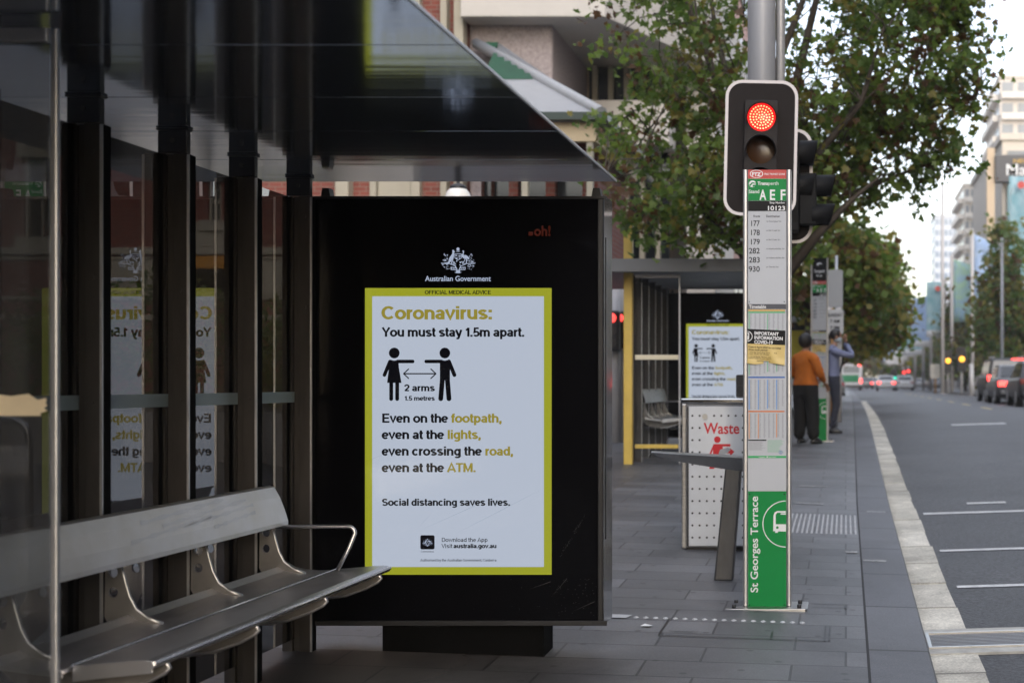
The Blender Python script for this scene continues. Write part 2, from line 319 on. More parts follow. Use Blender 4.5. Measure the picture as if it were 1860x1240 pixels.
m_white = M('white_enamel', (.62, .63, .64), .4, var=.07, vs_=5)
m_red = M('red_vinyl', srgb(196, 28, 36), .5)
m_green = M('green_vinyl', (.002, .20, .045), .45, var=.07, vs_=4, spec=.2)
m_ink = M('black_ink', (.008, .008, .009), .5, spec=.15)
m_grey = M('mid_grey', (.25, .26, .28), .6, var=.15)
m_gl = M_glass('tinted_shelter_glass', (.10, .10, .103), 2.45)
m_gl2 = M_glass('end_screen_glass', (.5, .52, .53), 1.9, dust=.03)
m_clear = M_glass('clear_glass', (.8, .82, .82), 1.6)

# ------------------------------------------------------------------ ground
S = 'structure'
fp = sheet('footpath', lambda y: [-60, -14, -9, -5, -2.5, -1, 0, .11 + kx(y) - .44], zf, m_paver); fp['kind'] = S
def kerb():
    mb = MB()
    for j, y in enumerate(YS):
        e = kx(y)
        for x, z in ((e - .332, zf(e - .33, y) + .0015), (e - .318, zf(e - .33, y) + .002), (e - .012, zf(e, y) + .004), (e, zf(e, y) - .008), (e + .006, zf(e, y) - .16)): mb.v.append((x, y, z))
        if j:
            for i in range(4):
                a = (j - 1) * 5 + i; mb.f.append((a, a + 1, a + 6, a + 5)); mb.m.append(0 if i else 1); mb.s.append(False)
    return mb.build('kerb', [m_kerb, M('joint_dark', (.02, .02, .022), .9)])
kerb()['kind'] = S
rd = sheet('road', lambda y: [kx(y) - .03, kx(y) + .29, 2.5, 4.2, 7, 8.05], zr, m_road); rd['kind'] = S
gt = MB(); yy = [-4 + .46 * i for i in range(140)]
for y in [-3.7 + .92 * i for i in range(75)]:          # cast channel blocks, a little out of line with each other
    o = .285 + random.uniform(-.008, .009); h = .006 + random.uniform(0, .006); ya, yb = y + .007, y + .913; tw = random.uniform(-.004, .004)
    if 7.1 < y < 7.85 or 7.6 < y < 8.3: h = .006
    c = [(kx(ya) + .003, ya), (kx(ya) + o + tw, ya), (kx(yb) + o - tw, yb), (kx(yb) + .003, yb)]
    gt.add([(x, v, zr(x, v) + h) for x, v in c] + [(x, v, zr(x, v) - .02) for x, v in c], [(0, 1, 2, 3), (0, 4, 5, 1), (1, 5, 6, 2), (2, 6, 7, 3)])
gt.build('gutter', m_gutter)['kind'] = S
far = MB()
def far_fp():
    mb = MB()
    for j, y in enumerate(YS):
        for x, z in ((8.0, zr(8.0, y) - .02), (8.0, zr(8.0, y) + .13), (60, zr(8.0, y) + .25)): mb.v.append((x, y, z))
        if j:
            for i in range(2): a = (j - 1) * 3 + i; mb.f.append((a, a + 1, a + 4, a + 3)); mb.m.append(0); mb.s.append(False)
    return mb.build('far_pavement', m_paver)
far_fp()['kind'] = S
gr_ = MB(); gr_.add([(-700, -300, -1.2), (700, -300, -1.2), (700, 1600, -.3), (-700, 1600, -.3)], [(0, 1, 2, 3)]); gr_.build('ground', m_grey)['kind'] = S
# shelter floor: the roof's shade and dirt painted in as darker paving
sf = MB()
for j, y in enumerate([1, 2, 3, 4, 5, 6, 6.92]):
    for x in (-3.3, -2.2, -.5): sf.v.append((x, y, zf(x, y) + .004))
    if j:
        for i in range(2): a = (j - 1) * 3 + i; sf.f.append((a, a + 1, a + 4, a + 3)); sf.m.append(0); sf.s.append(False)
n_ = m_floor.node_tree.nodes; l_ = m_floor.node_tree.links     # the painted shade and dirt thin out towards the open footpath
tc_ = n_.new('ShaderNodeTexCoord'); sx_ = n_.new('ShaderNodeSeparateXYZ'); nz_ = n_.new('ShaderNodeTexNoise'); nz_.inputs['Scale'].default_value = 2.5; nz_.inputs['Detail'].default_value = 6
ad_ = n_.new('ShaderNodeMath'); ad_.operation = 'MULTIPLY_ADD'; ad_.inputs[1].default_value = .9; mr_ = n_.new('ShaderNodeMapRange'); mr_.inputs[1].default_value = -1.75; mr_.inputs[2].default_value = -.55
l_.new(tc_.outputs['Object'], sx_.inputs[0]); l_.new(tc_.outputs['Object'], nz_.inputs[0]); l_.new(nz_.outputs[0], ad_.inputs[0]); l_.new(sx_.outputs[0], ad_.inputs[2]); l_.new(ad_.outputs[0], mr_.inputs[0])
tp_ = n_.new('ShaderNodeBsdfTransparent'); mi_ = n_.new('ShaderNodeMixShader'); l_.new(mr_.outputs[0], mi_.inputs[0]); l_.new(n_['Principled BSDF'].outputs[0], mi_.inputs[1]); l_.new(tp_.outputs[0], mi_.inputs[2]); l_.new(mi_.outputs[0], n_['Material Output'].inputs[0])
sf.build('shaded_shelter_paving', m_floor)['kind'] = S
# painted lines on the road
def road_line(x0, x1, y0, y1, label):
    mb = MB(); n = 6
    for i in range(n + 1):
        x = x0 + (x1 - x0) * i / n
        mb.v += [(x, y0, zr(x, y0) + .005), (x, y1, zr(x, y1) + .005)]
        if i: a = 2 * i - 2; mb.f.append((a, a + 2, a + 3, a + 1)); mb.m.append(0); mb.s.append(False)
    tag(mb.build('road_line', m_paint), label, 'road marking', 'white lines painted across the road')
road_line(.79, 4.1, 14.2, 14.34, 'long white line across the road, farthest of the three long ones')
road_line(.785, 4.1, 11.66, 11.76, 'long white line across the road, middle one of three')
road_line(.79, 4.1, 9.92, 10.01, 'long white line across the road, nearest the drain grate')
road_line(1.3, 1.72, 15.0, 15.14, 'short white dash just beyond the farthest long line')
road_line(2.25, 3.4, 29.6, 30.1, 'short white dash far up the empty road')
for k in range(9):
    y0 = 40 + k * 7; mb = MB()
    mb.quad((4.1, y0, zr(4.1, y0) + .005), (4.22, y0, zr(4.2, y0) + .005), (4.22, y0 + 3, zr(4.2, y0 + 3) + .005), (4.1, y0 + 3, zr(4.1, y0 + 3) + .005))
    tag(mb.build('lane_dash', M('yellow_line_paint', (.42, .33, .12), .7)), 'faded yellow dash of the broken line along the far side of the road', 'road marking', 'yellow dashes down the road')
# drain grate
o = thing('drain_grate', 'steel drain grate with long bars set in a pale pad by the gutter', 'drain', (.75, 8.2, zr(.75, 8.2)))
pad = MB()
pts = [(.446, 7.8), (1.25, 7.8), (1.25, 8.46), (.446, 8.46)]
pad.add([(x, y, zr(x, y) + .014) for x, y in pts] + [(x, y, zr(x, y) - .05) for x, y in pts], [(0, 1, 2, 3), (0, 4, 5, 1), (1, 5, 6, 2), (2, 6, 7, 3), (3, 7, 4, 0)])
pad.build('concrete_pad', M('pad_concrete', (.36, .35, .32), .85, var=.25, vs_=8), o)
def rbox(mb, x0, x1, y0, y1, d0, d1):
    c = [(x0, y0), (x1, y0), (x1, y1), (x0, y1)]
    mb.add([(x, y, zr(x, y) + d0) for x, y in c] + [(x, y, zr(x, y) + d1) for x, y in c], [(4, 5, 6, 7), (0, 1, 5, 4), (1, 2, 6, 5), (2, 3, 7, 6), (3, 0, 4, 7)])
fr = MB()
for a in ((.47, 1.13, 7.92, 7.945), (.47, 1.13, 8.31, 8.335), (.47, .49, 7.9455, 8.3095), (1.09, 1.13, 7.9455, 8.3095)): rbox(fr, *a, .010, .024)
fr.build('grate_frame', m_steel, o)
b_ = MB(); rbox(b_, .4905, 1.0895, 7.9455, 8.3095, .0145, .0155); b_.build('drain_pit', m_blackmatt, o)
b_ = MB()
for k in range(9): rbox(b_, .495, 1.085, 7.958 + k * .039, 7.967 + k * .039, .0158, .0175)
b_.build('grate_bars', m_grey, o)
# raised paving studs, directional bars, service cover, worn marks, litter
st = MB()
for k in range(18):
    x = -1.19 + k * .0555; y = 7.98; z = zf(x, y); d = .017
    st.add([(x - d, y, z), (x, y - d * 1.7, z), (x + d, y, z), (x, y + d * 1.7, z), (x - d * .5, y, z + .006), (x, y - d * .8, z + .006), (x + d * .5, y, z + .006), (x, y + d * .8, z + .006)],
           [(0, 1, 5, 4), (1, 2, 6, 5), (2, 3, 7, 6), (3, 0, 4, 7), (4, 5, 6, 7)])
x0 = -1.62
st.add([(x0, 7.93, zf(x0, 7.95) + .005), (-1.24, 7.93, zf(-1.24, 7.95) + .005), (-1.22, 8.03, zf(-1.22, 8) + .005), (x0, 8.03, zf(x0, 8) + .005)], [(0, 1, 2, 3)])
tag(st.build('tactile_strip', M('pale_stud', (.42, .42, .43), .6, var=.2)), 'single row of pale raised studs in the paving before the sign pylon', 'tactile paving')
st = MB()
for k in range(15):
    x = -.50 + k * .041; y0, y1 = 11.75, 13.05
    st.add([(x, y0, zf(x, y0) + .002), (x + .02, y0, zf(x, y0) + .002), (x + .02, y1, zf(x, y1) + .002), (x, y1, zf(x, y1) + .002),
            (x + .004, y0 + .02, zf(x, y0) + .009), (x + .016, y0 + .02, zf(x, y0) + .009), (x + .016, y1 - .02, zf(x, y1) + .009), (x + .004, y1 - .02, zf(x, y1) + .009)],
           [(0, 1, 5, 4), (1, 2, 6, 5), (2, 3, 7, 6), (3, 0, 4, 7), (4, 5, 6, 7)])
tag(st.build('tactile_mat', M('grey_bar', (.36, .36, .37), .6, var=.2)), 'mat of parallel pale raised bars in the footpath beside the kerb', 'tactile paving')
cv = MB(); Z = lambda x, y: zf(x, y)
def strip(mb, x0, y0, x1, y1, w_, h=.005, m=0):
    d = Vector((x1 - x0, y1 - y0)).normalized(); q = Vector((-d.y, d.x)) * w_ / 2
    pp = [(x0 + q.x, y0 + q.y), (x0 - q.x, y0 - q.y), (x1 - q.x, y1 - q.y), (x1 + q.x, y1 + q.y)]
    mb.add([(x, y, zf(x, y) + h) for x, y in pp], [(0, 1, 2, 3)], m)
strip(cv, -1.0, 7.5, -.1, 7.5, .012); strip(cv, -1.0, 7.507, -1.0, 7.96, .012); strip(cv, -.112, 7.507, -.112, 7.9, .008); strip(cv, -.088, 7.507, -.088, 7.9, .008)
strip(cv, -.96, 7.62, -.8, 7.62, .01); strip(cv, -.4, 7.507, -.4, 7.7, .01)
tag(cv.build('service_cover', [m_blackmatt, m_steel]), 'dark outline of a paved service cover with a steel edge', 'access cover')
cv = MB(); strip(cv, .0, 8.44, .0, 8.58, .012); strip(cv, -.2, 8.46, .02, 8.46, .012); strip(cv, -.2, 8.56, .02, 8.56, .01)
tag(cv.build('valve_cover', [m_blackmatt, m_steel]), 'small steel edged valve cover between the sign pylon and kerb', 'access cover')
mk = MB()
for x0, x1, y, w_ in ((-.52, -.2, 15.6, .14), (-.5, -.22, 13.9, .12), (.0, .09, 10.75, .14), (.13, .3, 10.35, .1), (.2, .38, 13.4, .1)):
    n = 9; 
    up = [(x0 + (x1 - x0) * i / n, y + w_ * random.uniform(.2, .5)) for i in range(n + 1)]; dn = [(x0 + (x1 - x0) * i / n, y - w_ * random.uniform(.1, .5)) for i in range(n + 1)]
    mk.add([(a, b, zf(a, b) + .0055) for a, b in up + dn], [(i, i + 1, n + 2 + i, n + 1 + i) for i in range(n)])
tag(mk.build('paint_mark', M('scuffed_paint', (.26, .26, .26), .7, var=.4, vs_=20)), 'scuffed patches of white paint on the footpath near the kerb', 'paint mark', kind='stuff')
lt = MB()
a, b = -1.13, 7.72
lt.add([(a, b, zf(a, b) + .006), (a + .05, b - .02, zf(a, b) + .008), (a + .065, b + .03, zf(a, b) + .004), (a + .02, b + .04, zf(a, b) + .012)], [(0, 1, 2), (0, 2, 3)])
tag(lt.build('paper_scrap', m_white), 'small crumpled scrap of white paper on the pavers', 'litter')

# ------------------------------------------------------------------ bus shelter
ZS = 2.56
def shelter(dy, dz, near):
    D = lambda x, y, z: (x, y + dy, z + dz)
    c = (-2.4, 5 + dy, zf(-2.4, 5 + dy))
    t = thing('bus_shelter', 'near dark glass bus shelter with a polished metal roof over the steel bench' if near else 'farther bus shelter with yellow painted posts behind the waste bin', 'bus shelter', c, group='bus shelters along the footpath')
    y0 = 1.6 if near else 3.4
    r = MB(); pans = [y0]
    for yj in (4.2, 4.97, 5.64, 6.36): pans.append(yj)
    pans.append(7.06)
    for i in range(len(pans) - 1):
        tl = 0
        r.box(-3.485, -1.157, pans[i] + dy + .003, pans[i + 1] + dy - .003, ZS + dz + tl, ZS + dz + .012)
    roof = r.build('roof_soffit', m_soffit if near else m_grey, t, bevel=.002)
    r = MB(); r.box(-3.485, -1.163 - (.16 if near else 0), y0 + dy, 7.055 + dy - (.1 if near else 0), ZS + dz + .014, ZS + dz + (.07 if near else .12))
    r.build('roof_deck', m_blackmatt if near else M('shelter_roof_grey', (.10, .105, .115), .5), t)
    e = MB(); e.box(-1.156, -1.150, y0 + dy, 7.062 + dy, ZS + dz - .001, ZS + dz + .011)
    e.build('roof_edge_trim', m_alu, t, bevel=.002)
    posts = [4.92, 5.57, 6.21, 6.85] if near else [4.27, 4.92, 5.57, 6.21, 6.85]
    if near: posts = [2.97, 3.62, 4.27] + posts
    for y in posts:
        zb = zf(-2.68, y + dy) - .02
        p = MB()
        p.box(-2.75, -2.701, y + dy, y + dy + .056, zb, 2.46 + dz); p.box(-2.669, -2.61, y + dy, y + dy + .056, zb, 2.46 + dz)
        p.box(-2.701, -2.669, y + dy + .02, y + dy + .04, zb, 2.46 + dz)
        
        po = p.build('post', m_darksteel, t, bevel=.003)
        q = MB(); q.box(-2.6095, -2.604, y + dy + .004, y + dy + .056, zb + .02, 2.455 + dz); q.build('black_gasket', M('gasket_rubber', (.008, .008, .008), .9, spec=.05), po)
        q = MB(); q.box(-2.6125, -2.6035, y + dy - .004, y + dy + .0035, zb + .02, 2.455 + dz); q.build('corner_highlight', m_alu, po)  # bright strip added as the highlight along the post's corner
        q = MB(); q.box(-2.728, -2.612, y + dy - .004, y + dy + .03, 2.461 + dz, 2.55 + dz); q.box(-2.735, -2.606, y + dy - .006, y + dy + .04, 2.551 + dz, ZS + dz)
        q.build('roof_bracket', m_blackmatt, po, bevel=.003)
        for z in (1.478, 1.918, 2.36):
            for x in (-2.726, -2.64): MB().tube([D(x, y - .006, z), D(x, y + .001, z)], .008, 8).build('bolt', m_darksteel, po)
        MB().tube([D(-2.67, y - .01, 2.51), D(-2.67, y - .003, 2.51)], .01, 8).build('bolt', m_darksteel, po)
    ps = [1.9] + posts
    for a, b in zip(posts, posts[1:]):
        q = MB(); q.box(-2.706, -2.697, a + dy + .042, b + dy + .018, .30 + dz, 2.452 + dz)
        pane = q.build('glass_pane', m_gl if near else m_clear, t)
        q = MB(); q.box(-2.6965, -2.6960, a + dy + .043, b + dy + .017, 1.455 + dz, 1.506 + dz)
        q.build('frosted_band', M('frosted_film', (.30, .36, .36), .5), pane)
    if near:
        q = MB(); q.box(-2.69, -2.68, 6.892, 7.02, .30, 2.47); 
    # end screen
    ys, xe = 3.9, (-2.19 if near else -2.07)
    m_fr = m_alu
    zb = zf(-2.4, ys + dy)
    s = MB(); s.box(-2.64, xe - .03, ys + dy + .01, ys + dy + .018, zb + .1, 2.50 + dz)
    pane = s.build('end_screen', m_gl2 if near else m_clear, t)
    s = MB(); s.box(xe - .022, xe - .004, ys + dy + .004, ys + dy + .022, zb + .02, 2.536 + dz)
    s.build('edge_frame', m_alu, pane, bevel=.003)
    s = MB(); s.box(-2.64, xe - .0285, ys + dy, ys + dy + .03, 2.497 + dz, 2.536 + dz); s.build('top_rail', m_alu, pane, bevel=.003)
    if near:
        # torn cream decal
        pts = [(-2.62, 1.458), (-2.62, 1.516)]; n = 16
        x1 = -2.225
        pts += [(-2.62 + (x1 + 2.62) * i / n, 1.516 - .003 * math.sin(i * 1.7) - (.012 if i > 14 else 0)) for i in range(1, n)]
        pts += [(x1 + random.uniform(-.02, .004), 1.508 - .05 * i / 7) for i in range(8)]
        s = MB(); s.prism(pts, lambda u, v, d: (u, d, v), ys + .0085, ys + .0093)
        s.build('torn_decal', M('cream_decal', (.62, .52, .36), .7, var=.12), pane)
    else:
        s = MB(); s.box(-2.64, xe - .029, ys + dy - .006, ys + dy + .04, 1.84, 1.90); s.build('middle_rail', M('cream_rail', (.66, .6, .45), .5), pane, bevel=.004)
        s = MB(); s.box(-2.64, xe - .029, ys + dy - .006, ys + dy + .04, zb + .21, zb + .26); s.build('bottom_rail', m_yellow, pane, bevel=.004)
        s = MB(); s.box(-2.785, -2.675, ys + dy, ys + dy + .1, zb - .05, 3.6); s.build('yellow_post', m_yellow, t, bevel=.01)
        s = MB(); s.box(-3.2, -1.2, 3.38 + dy, 3.4 + dy, ZS + dz - .03, ZS + dz + .13); s.build('roof_fascia', M('shelter_roof_grey', (.10, .105, .115), .5), t, bevel=.005)
    return t
shelter(0, 0, True)
shelter(13.7, .37, False)

# ------------------------------------------------------------------ bench
def bench():
    t = thing('bench', 'long curved steel bench along the glass of the near shelter', 'bench', (-2.4, 5.2, zf(-2.4, 5.2)), group='steel benches in the bus shelters')
    y0, y1 = 4.13, 6.3
    prof = [(-2.575, 1.092), (-2.556, 1.085), (-2.535, 1.04), (-2.518, .98), (-2.508, .93), (-2.510, .912)]
    b = MB(); th = .006
    def sheet_prof(mb, prof, ya, yb, th, skew=0, sag=0):
        n = len(prof); nr = []
        for i in range(n):
            d = (Vector(prof[min(i + 1, n - 1)]) - Vector(prof[max(i - 1, 0)])).normalized(); nr.append(Vector((-d.y, d.x)))
        loop = [Vector(p) for p in prof] + [Vector(p) + q * th for p, q in reversed(list(zip(prof, nr)))]
        mb.prism([(v.x, v.y) for v in loop], lambda u, v, d: (u, d + skew * (v - 1.0), v), ya, yb, 0)
    sheet_prof(b, prof, y0, y1, -th, skew=-.25)
    back = b.build('backrest', m_back, t, bevel=.001)
    # faint drag marks left in the film of dust
    mk = MB()
    for (ya, za, yb, zb_) in ((5.05, 1.045, 5.75, 1.072), (5.2, 1.02, 5.95, 1.055), (5.35, 1.0, 6.0, 1.03), (4.95, .985, 5.6, 1.02), (5.6, .975, 6.0, .998)):
        n = 12; A = []; B = []
        for i in range(n + 1):
            u = i / n; y = ya + (yb - ya) * u; z = za + (zb_ - za) * u; hw = .006 + .004 * math.sin(i * 2.3 + ya * 9)
            xx = lambda zz: -2.508 - (zz - .93) * .30 + .0022 if zz > .93 else -2.506
            def fx(zz):
                pr = prof[::-1]
                for (xa, z1), (xb, z2) in zip(pr, pr[1:]):
                    if z1 <= zz <= z2: return xa + (xb - xa) * (zz - z1) / (z2 - z1)
                return -2.51
            A.append((fx(z + hw) + .0012, y, z + hw)); B.append((fx(z - hw) + .0012, y, z - hw))
        mk.add(A + B, [(i, i + 1, n + 2 + i, n + 1 + i) for i in range(n)])
    mk.build('drag_marks', M('rubbed_steel', (.56, .55, .55), .42, .98, var=.15), back)
    rear = [(-2.52, .735), (-2.49, .716), (-2.44, .706), (-2.38, .702), (-2.325, .704), (-2.315, .700), (-2.313, .69)]
    frnt = [(-2.305, .69), (-2.303, .703), (-2.295, .708), (-2.22, .714), (-2.14, .721), (-2.085, .724), (-2.066, .719), (-2.060, .708), (-2.066, .697)]
    for pr in (rear, frnt):
        b = MB(); sheet_prof(b, pr, y0 + (.02 if pr is rear else .06), 6.36, -.006)
        # folded end lip
        b.prism(pr + [(pr[-1][0], pr[-1][1] - .012), (pr[0][0], pr[0][1] - .03)], lambda u, v, d: (u, d, v), y0 + (.014 if pr is rear else .054), y0 + (.019 if pr is rear else .059))
        so_ = b.build('seat_slat', m_seat, t, bevel=.001); q = MB(); bx, bz, br = (-2.3095, .7075, .0045) if pr is rear else (-2.063, .712, .0065); q.tube([(bx, y0 + .06, bz), (bx, 6.36, bz)], br, 8); q.build('edge_highlight', m_highlight, so_)  # polished tube added as the highlight line along the slat edge
    for k, y in enumerate((4.28, 4.93, 5.58, 6.23)):
        pts = [(-2.60, .925), (-2.55, .925), (-2.535, .86), (-2.518, .80), (-2.495, .755), (-2.45, .722), (-2.40, .701)]
        pts += [(-2.31, .692), (-2.2, .70), (-2.09, .704), (-2.066, .694), (-2.062, .682), (-2.075, .668), (-2.13, .640), (-2.22, .608), (-2.34, .592), (-2.46, .604), (-2.53, .635), (-2.58, .68), (-2.603, .73)]
        bm = bmesh.new(); outer = [bm.verts.new((u, y, v)) for u, v in pts]
        eds = [bm.edges.new((outer[i], outer[(i + 1) % len(outer)])) for i in range(len(outer))]
        for cz in (.885, .815):
            ho = [bm.verts.new((-2.573 + .017 * math.cos(2 * math.pi * i / 16), y, cz + .019 * math.sin(2 * math.pi * i / 16))) for i in range(16)]
            eds += [bm.edges.new((ho[i], ho[(i + 1) % 16])) for i in range(16)]
        bmesh.ops.triangle_fill(bm, use_beauty=True, edges=eds)
        ret = bmesh.ops.extrude_face_region(bm, geom=list(bm.faces))
        for v in ret['geom']:
            if isinstance(v, bmesh.types.BMVert): v.co.y += .012
        for v in bm.verts: v.co -= Vector(t['_off'])
        bmesh.ops.recalc_face_normals(bm, faces=bm.faces)
        me = bpy.data.meshes.new('bracket'); bm.to_mesh(me); bm.free(); me.materials.append(m_brk)
        o = bpy.data.objects.new('bracket', me); col.objects.link(o); o.parent = t
        # rolled front edge of the bracket
        q = MB(); q.tube([(-2.55, y + .006, .925), (-2.535, y + .006, .86), (-2.518, y + .006, .80), (-2.495, y + .006, .755), (-2.45, y + .006, .722), (-2.40, y + .006, .704)], .0065, 8)
        q.build('rolled_edge', m_steel, o)
        q = MB(); q.tube([(-2.10, y + .006, .704), (-2.072, y + .006, .696), (-2.064, y + .006, .682), (-2.078, y + .006, .666), (-2.13, y + .006, .639), (-2.22, y + .006, .607), (-2.34, y + .006, .591)], .0075, 8)
        q.build('nose_edge', m_seat, o)
    a = MB(); pts = [(-2.56, 6.28, .906), (-2.30, 6.28, .908)]
    for i in range(6):
        th_ = R(90 * i / 5); pts.append((-2.225 + .03 * math.sin(th_), 6.28, .878 + .03 * math.cos(th_)))
    pts += [(-2.215, 6.27, .82), (-2.262, 6.25, .716)]
    a.tube(pts, .0085, 10); a.build('armrest', m_seat, t)
    return t
bn = bench()
b2 = copy_tree(bn); b2.location.y += 13.9; b2.location.z += .375; b2.location.x -= .06
tag(b2, 'distant steel bench seen behind the yellow framed end screen')

# ------------------------------------------------------------------ digital poster panel
def lit(name, c, k=.93 * 2 ** -EXPO): return M(name, (.004, .004, .005), .14, emit=c, es=k, spec=.35)
e_white = lit('screen_white', (.475, .53, .635)); e_yel = lit('screen_yellow', (.335, .355, .022)); e_gold = lit('screen_gold', (.30, .25, .035))
e_ink = lit('screen_black', (.003, .003, .005)); e_crest = lit('screen_pale', (.40, .46, .60)); e_red = lit('screen_red', (.05, .008, .004))
def crest(mb, ox, oy, k, pl, m, mi):
    """coat of arms; drawn in units of 1/13.29 photo px around (960, 570)"""
    T = lambda pts: [(ox + (x - 960) / 13.286 * k, oy + (y - 570) / 13.286 * k) for x, y in pts]
    def PL(pts, mm=m): mb.poly(T(pts), pl, mm)
    rnd = random.Random(4)
    PL([(815, 312), (838, 332), (858, 308), (864, 340), (890, 365), (872, 378), (866, 384), (870, 420), (860, 480), (845, 540), (815, 560), (770, 540), (745, 520), (790, 455), (822, 410), (826, 360), (820, 330)])
    PL([(745, 521), (770, 541), (814, 561), (795, 590), (770, 612), (756, 645), (590, 650), (640, 625), (700, 620), (735, 590)])
    PL([(846, 541), (828, 600), (818, 645), (792, 645), (798, 600), (816, 561)])
    PL([(1058, 348), (1085, 328), (1106, 350), (1102, 385), (1090, 432), (1110, 445), (1120, 540), (1082, 512), (1052, 490), (1048, 440), (1074, 400), (1082, 368)])
    PL([(1111, 444), (1150, 442), (1200, 475), (1236, 530), (1216, 550), (1175, 530), (1121, 540)])
    PL([(1150, 538), (1176, 532), (1170, 640), (1152, 640)]); PL([(1124, 542), (1140, 541), (1110, 600), (1085, 640), (1066, 640)])
    mb.disc(*T([(958, 298)])[0], 38 / 13.286 * k, pl, m, 14); PL([(915, 346), (1002, 346), (1002, 362), (915, 362)])
    for a, b in (((878, 408), (1045, 422)), ):
        PL([(a[0], a[1]), (b[0], a[1]), (b[0], b[1]), (a[0], b[1])])
    PL([(876, 423), (890, 423), (890, 505), (965, 560), (960, 575), (876, 515)]); PL([(1032, 423), (1046, 423), (1046, 515), (962, 575), (966, 560), (1032, 505)])
    for x, y, r in ((915, 455, 18), (1003, 468, 22), (930, 520, 20), (990, 520, 16), (962, 470, 12)): mb.disc(*T([(x, y)])[0], r / 13.286 * k, pl, m, 8)
    PL([(545, 628), (760, 650), (900, 640), (900, 655), (760, 664), (560, 650)]); PL([(1065, 642), (1360, 636), (1375, 612), (1378, 645), (1350, 655), (1065, 658)])
    for sx in (-1, 1):
        PL([(960 + sx * 10, 800), (960 + sx * 60, 700), (960 + sx * 190, 655), (960 + sx * 188, 668), (960 + sx * 80, 712), (960 + sx * 24, 806)])
        PL([(960 + sx * 45, 745), (960 + sx * 180, 725), (960 + sx * 178, 742), (960 + sx * 45, 762)]); PL([(960 + sx * 30, 790), (960 + sx * 180, 782), (960 + sx * 176, 800), (960 + sx * 30, 808)])
        PL([(960 + sx * 166, 743), (960 + sx * 180, 742), (960 + sx * 178, 781), (960 + sx * 164, 781)])
        for _ in range(46):
            u = rnd.random(); x = 960 + sx * (210 + 170 * u); y = 600 + (rnd.random() - .5) * 330 * (1 - u * .35) + 60
            if rnd.random() < .3: x, y = 960 + sx * (300 + rnd.uniform(-50, 40)), rnd.uniform(410, 600)
            r = rnd.uniform(9, 17); a = rnd.uniform(0, 6.28)
            PL([(x + r * math.cos(a + q), y + r * math.sin(a + q) * (1 if i % 2 else .5)) for i, q in enumerate((0, 1.57, 3.14, 4.71))])
        for _ in range(7):
            x = 960 + sx * rnd.uniform(30, 110); y = rnd.uniform(585, 700); r = rnd.uniform(10, 18); mb.disc(*T([(x, y)])[0], r / 13.286 * k, pl, m, 7)
    for x in range(800, 1130, 40):
        if abs(x - 960) > 20: PL([(x, 750), (x + 16, 750), (x + 14, 778), (x + 2, 778)])
    PL([(915, 805), (1005, 805), (1015, 860), (1060, 850), (1000, 880), (920, 880), (860, 850), (908, 858)])
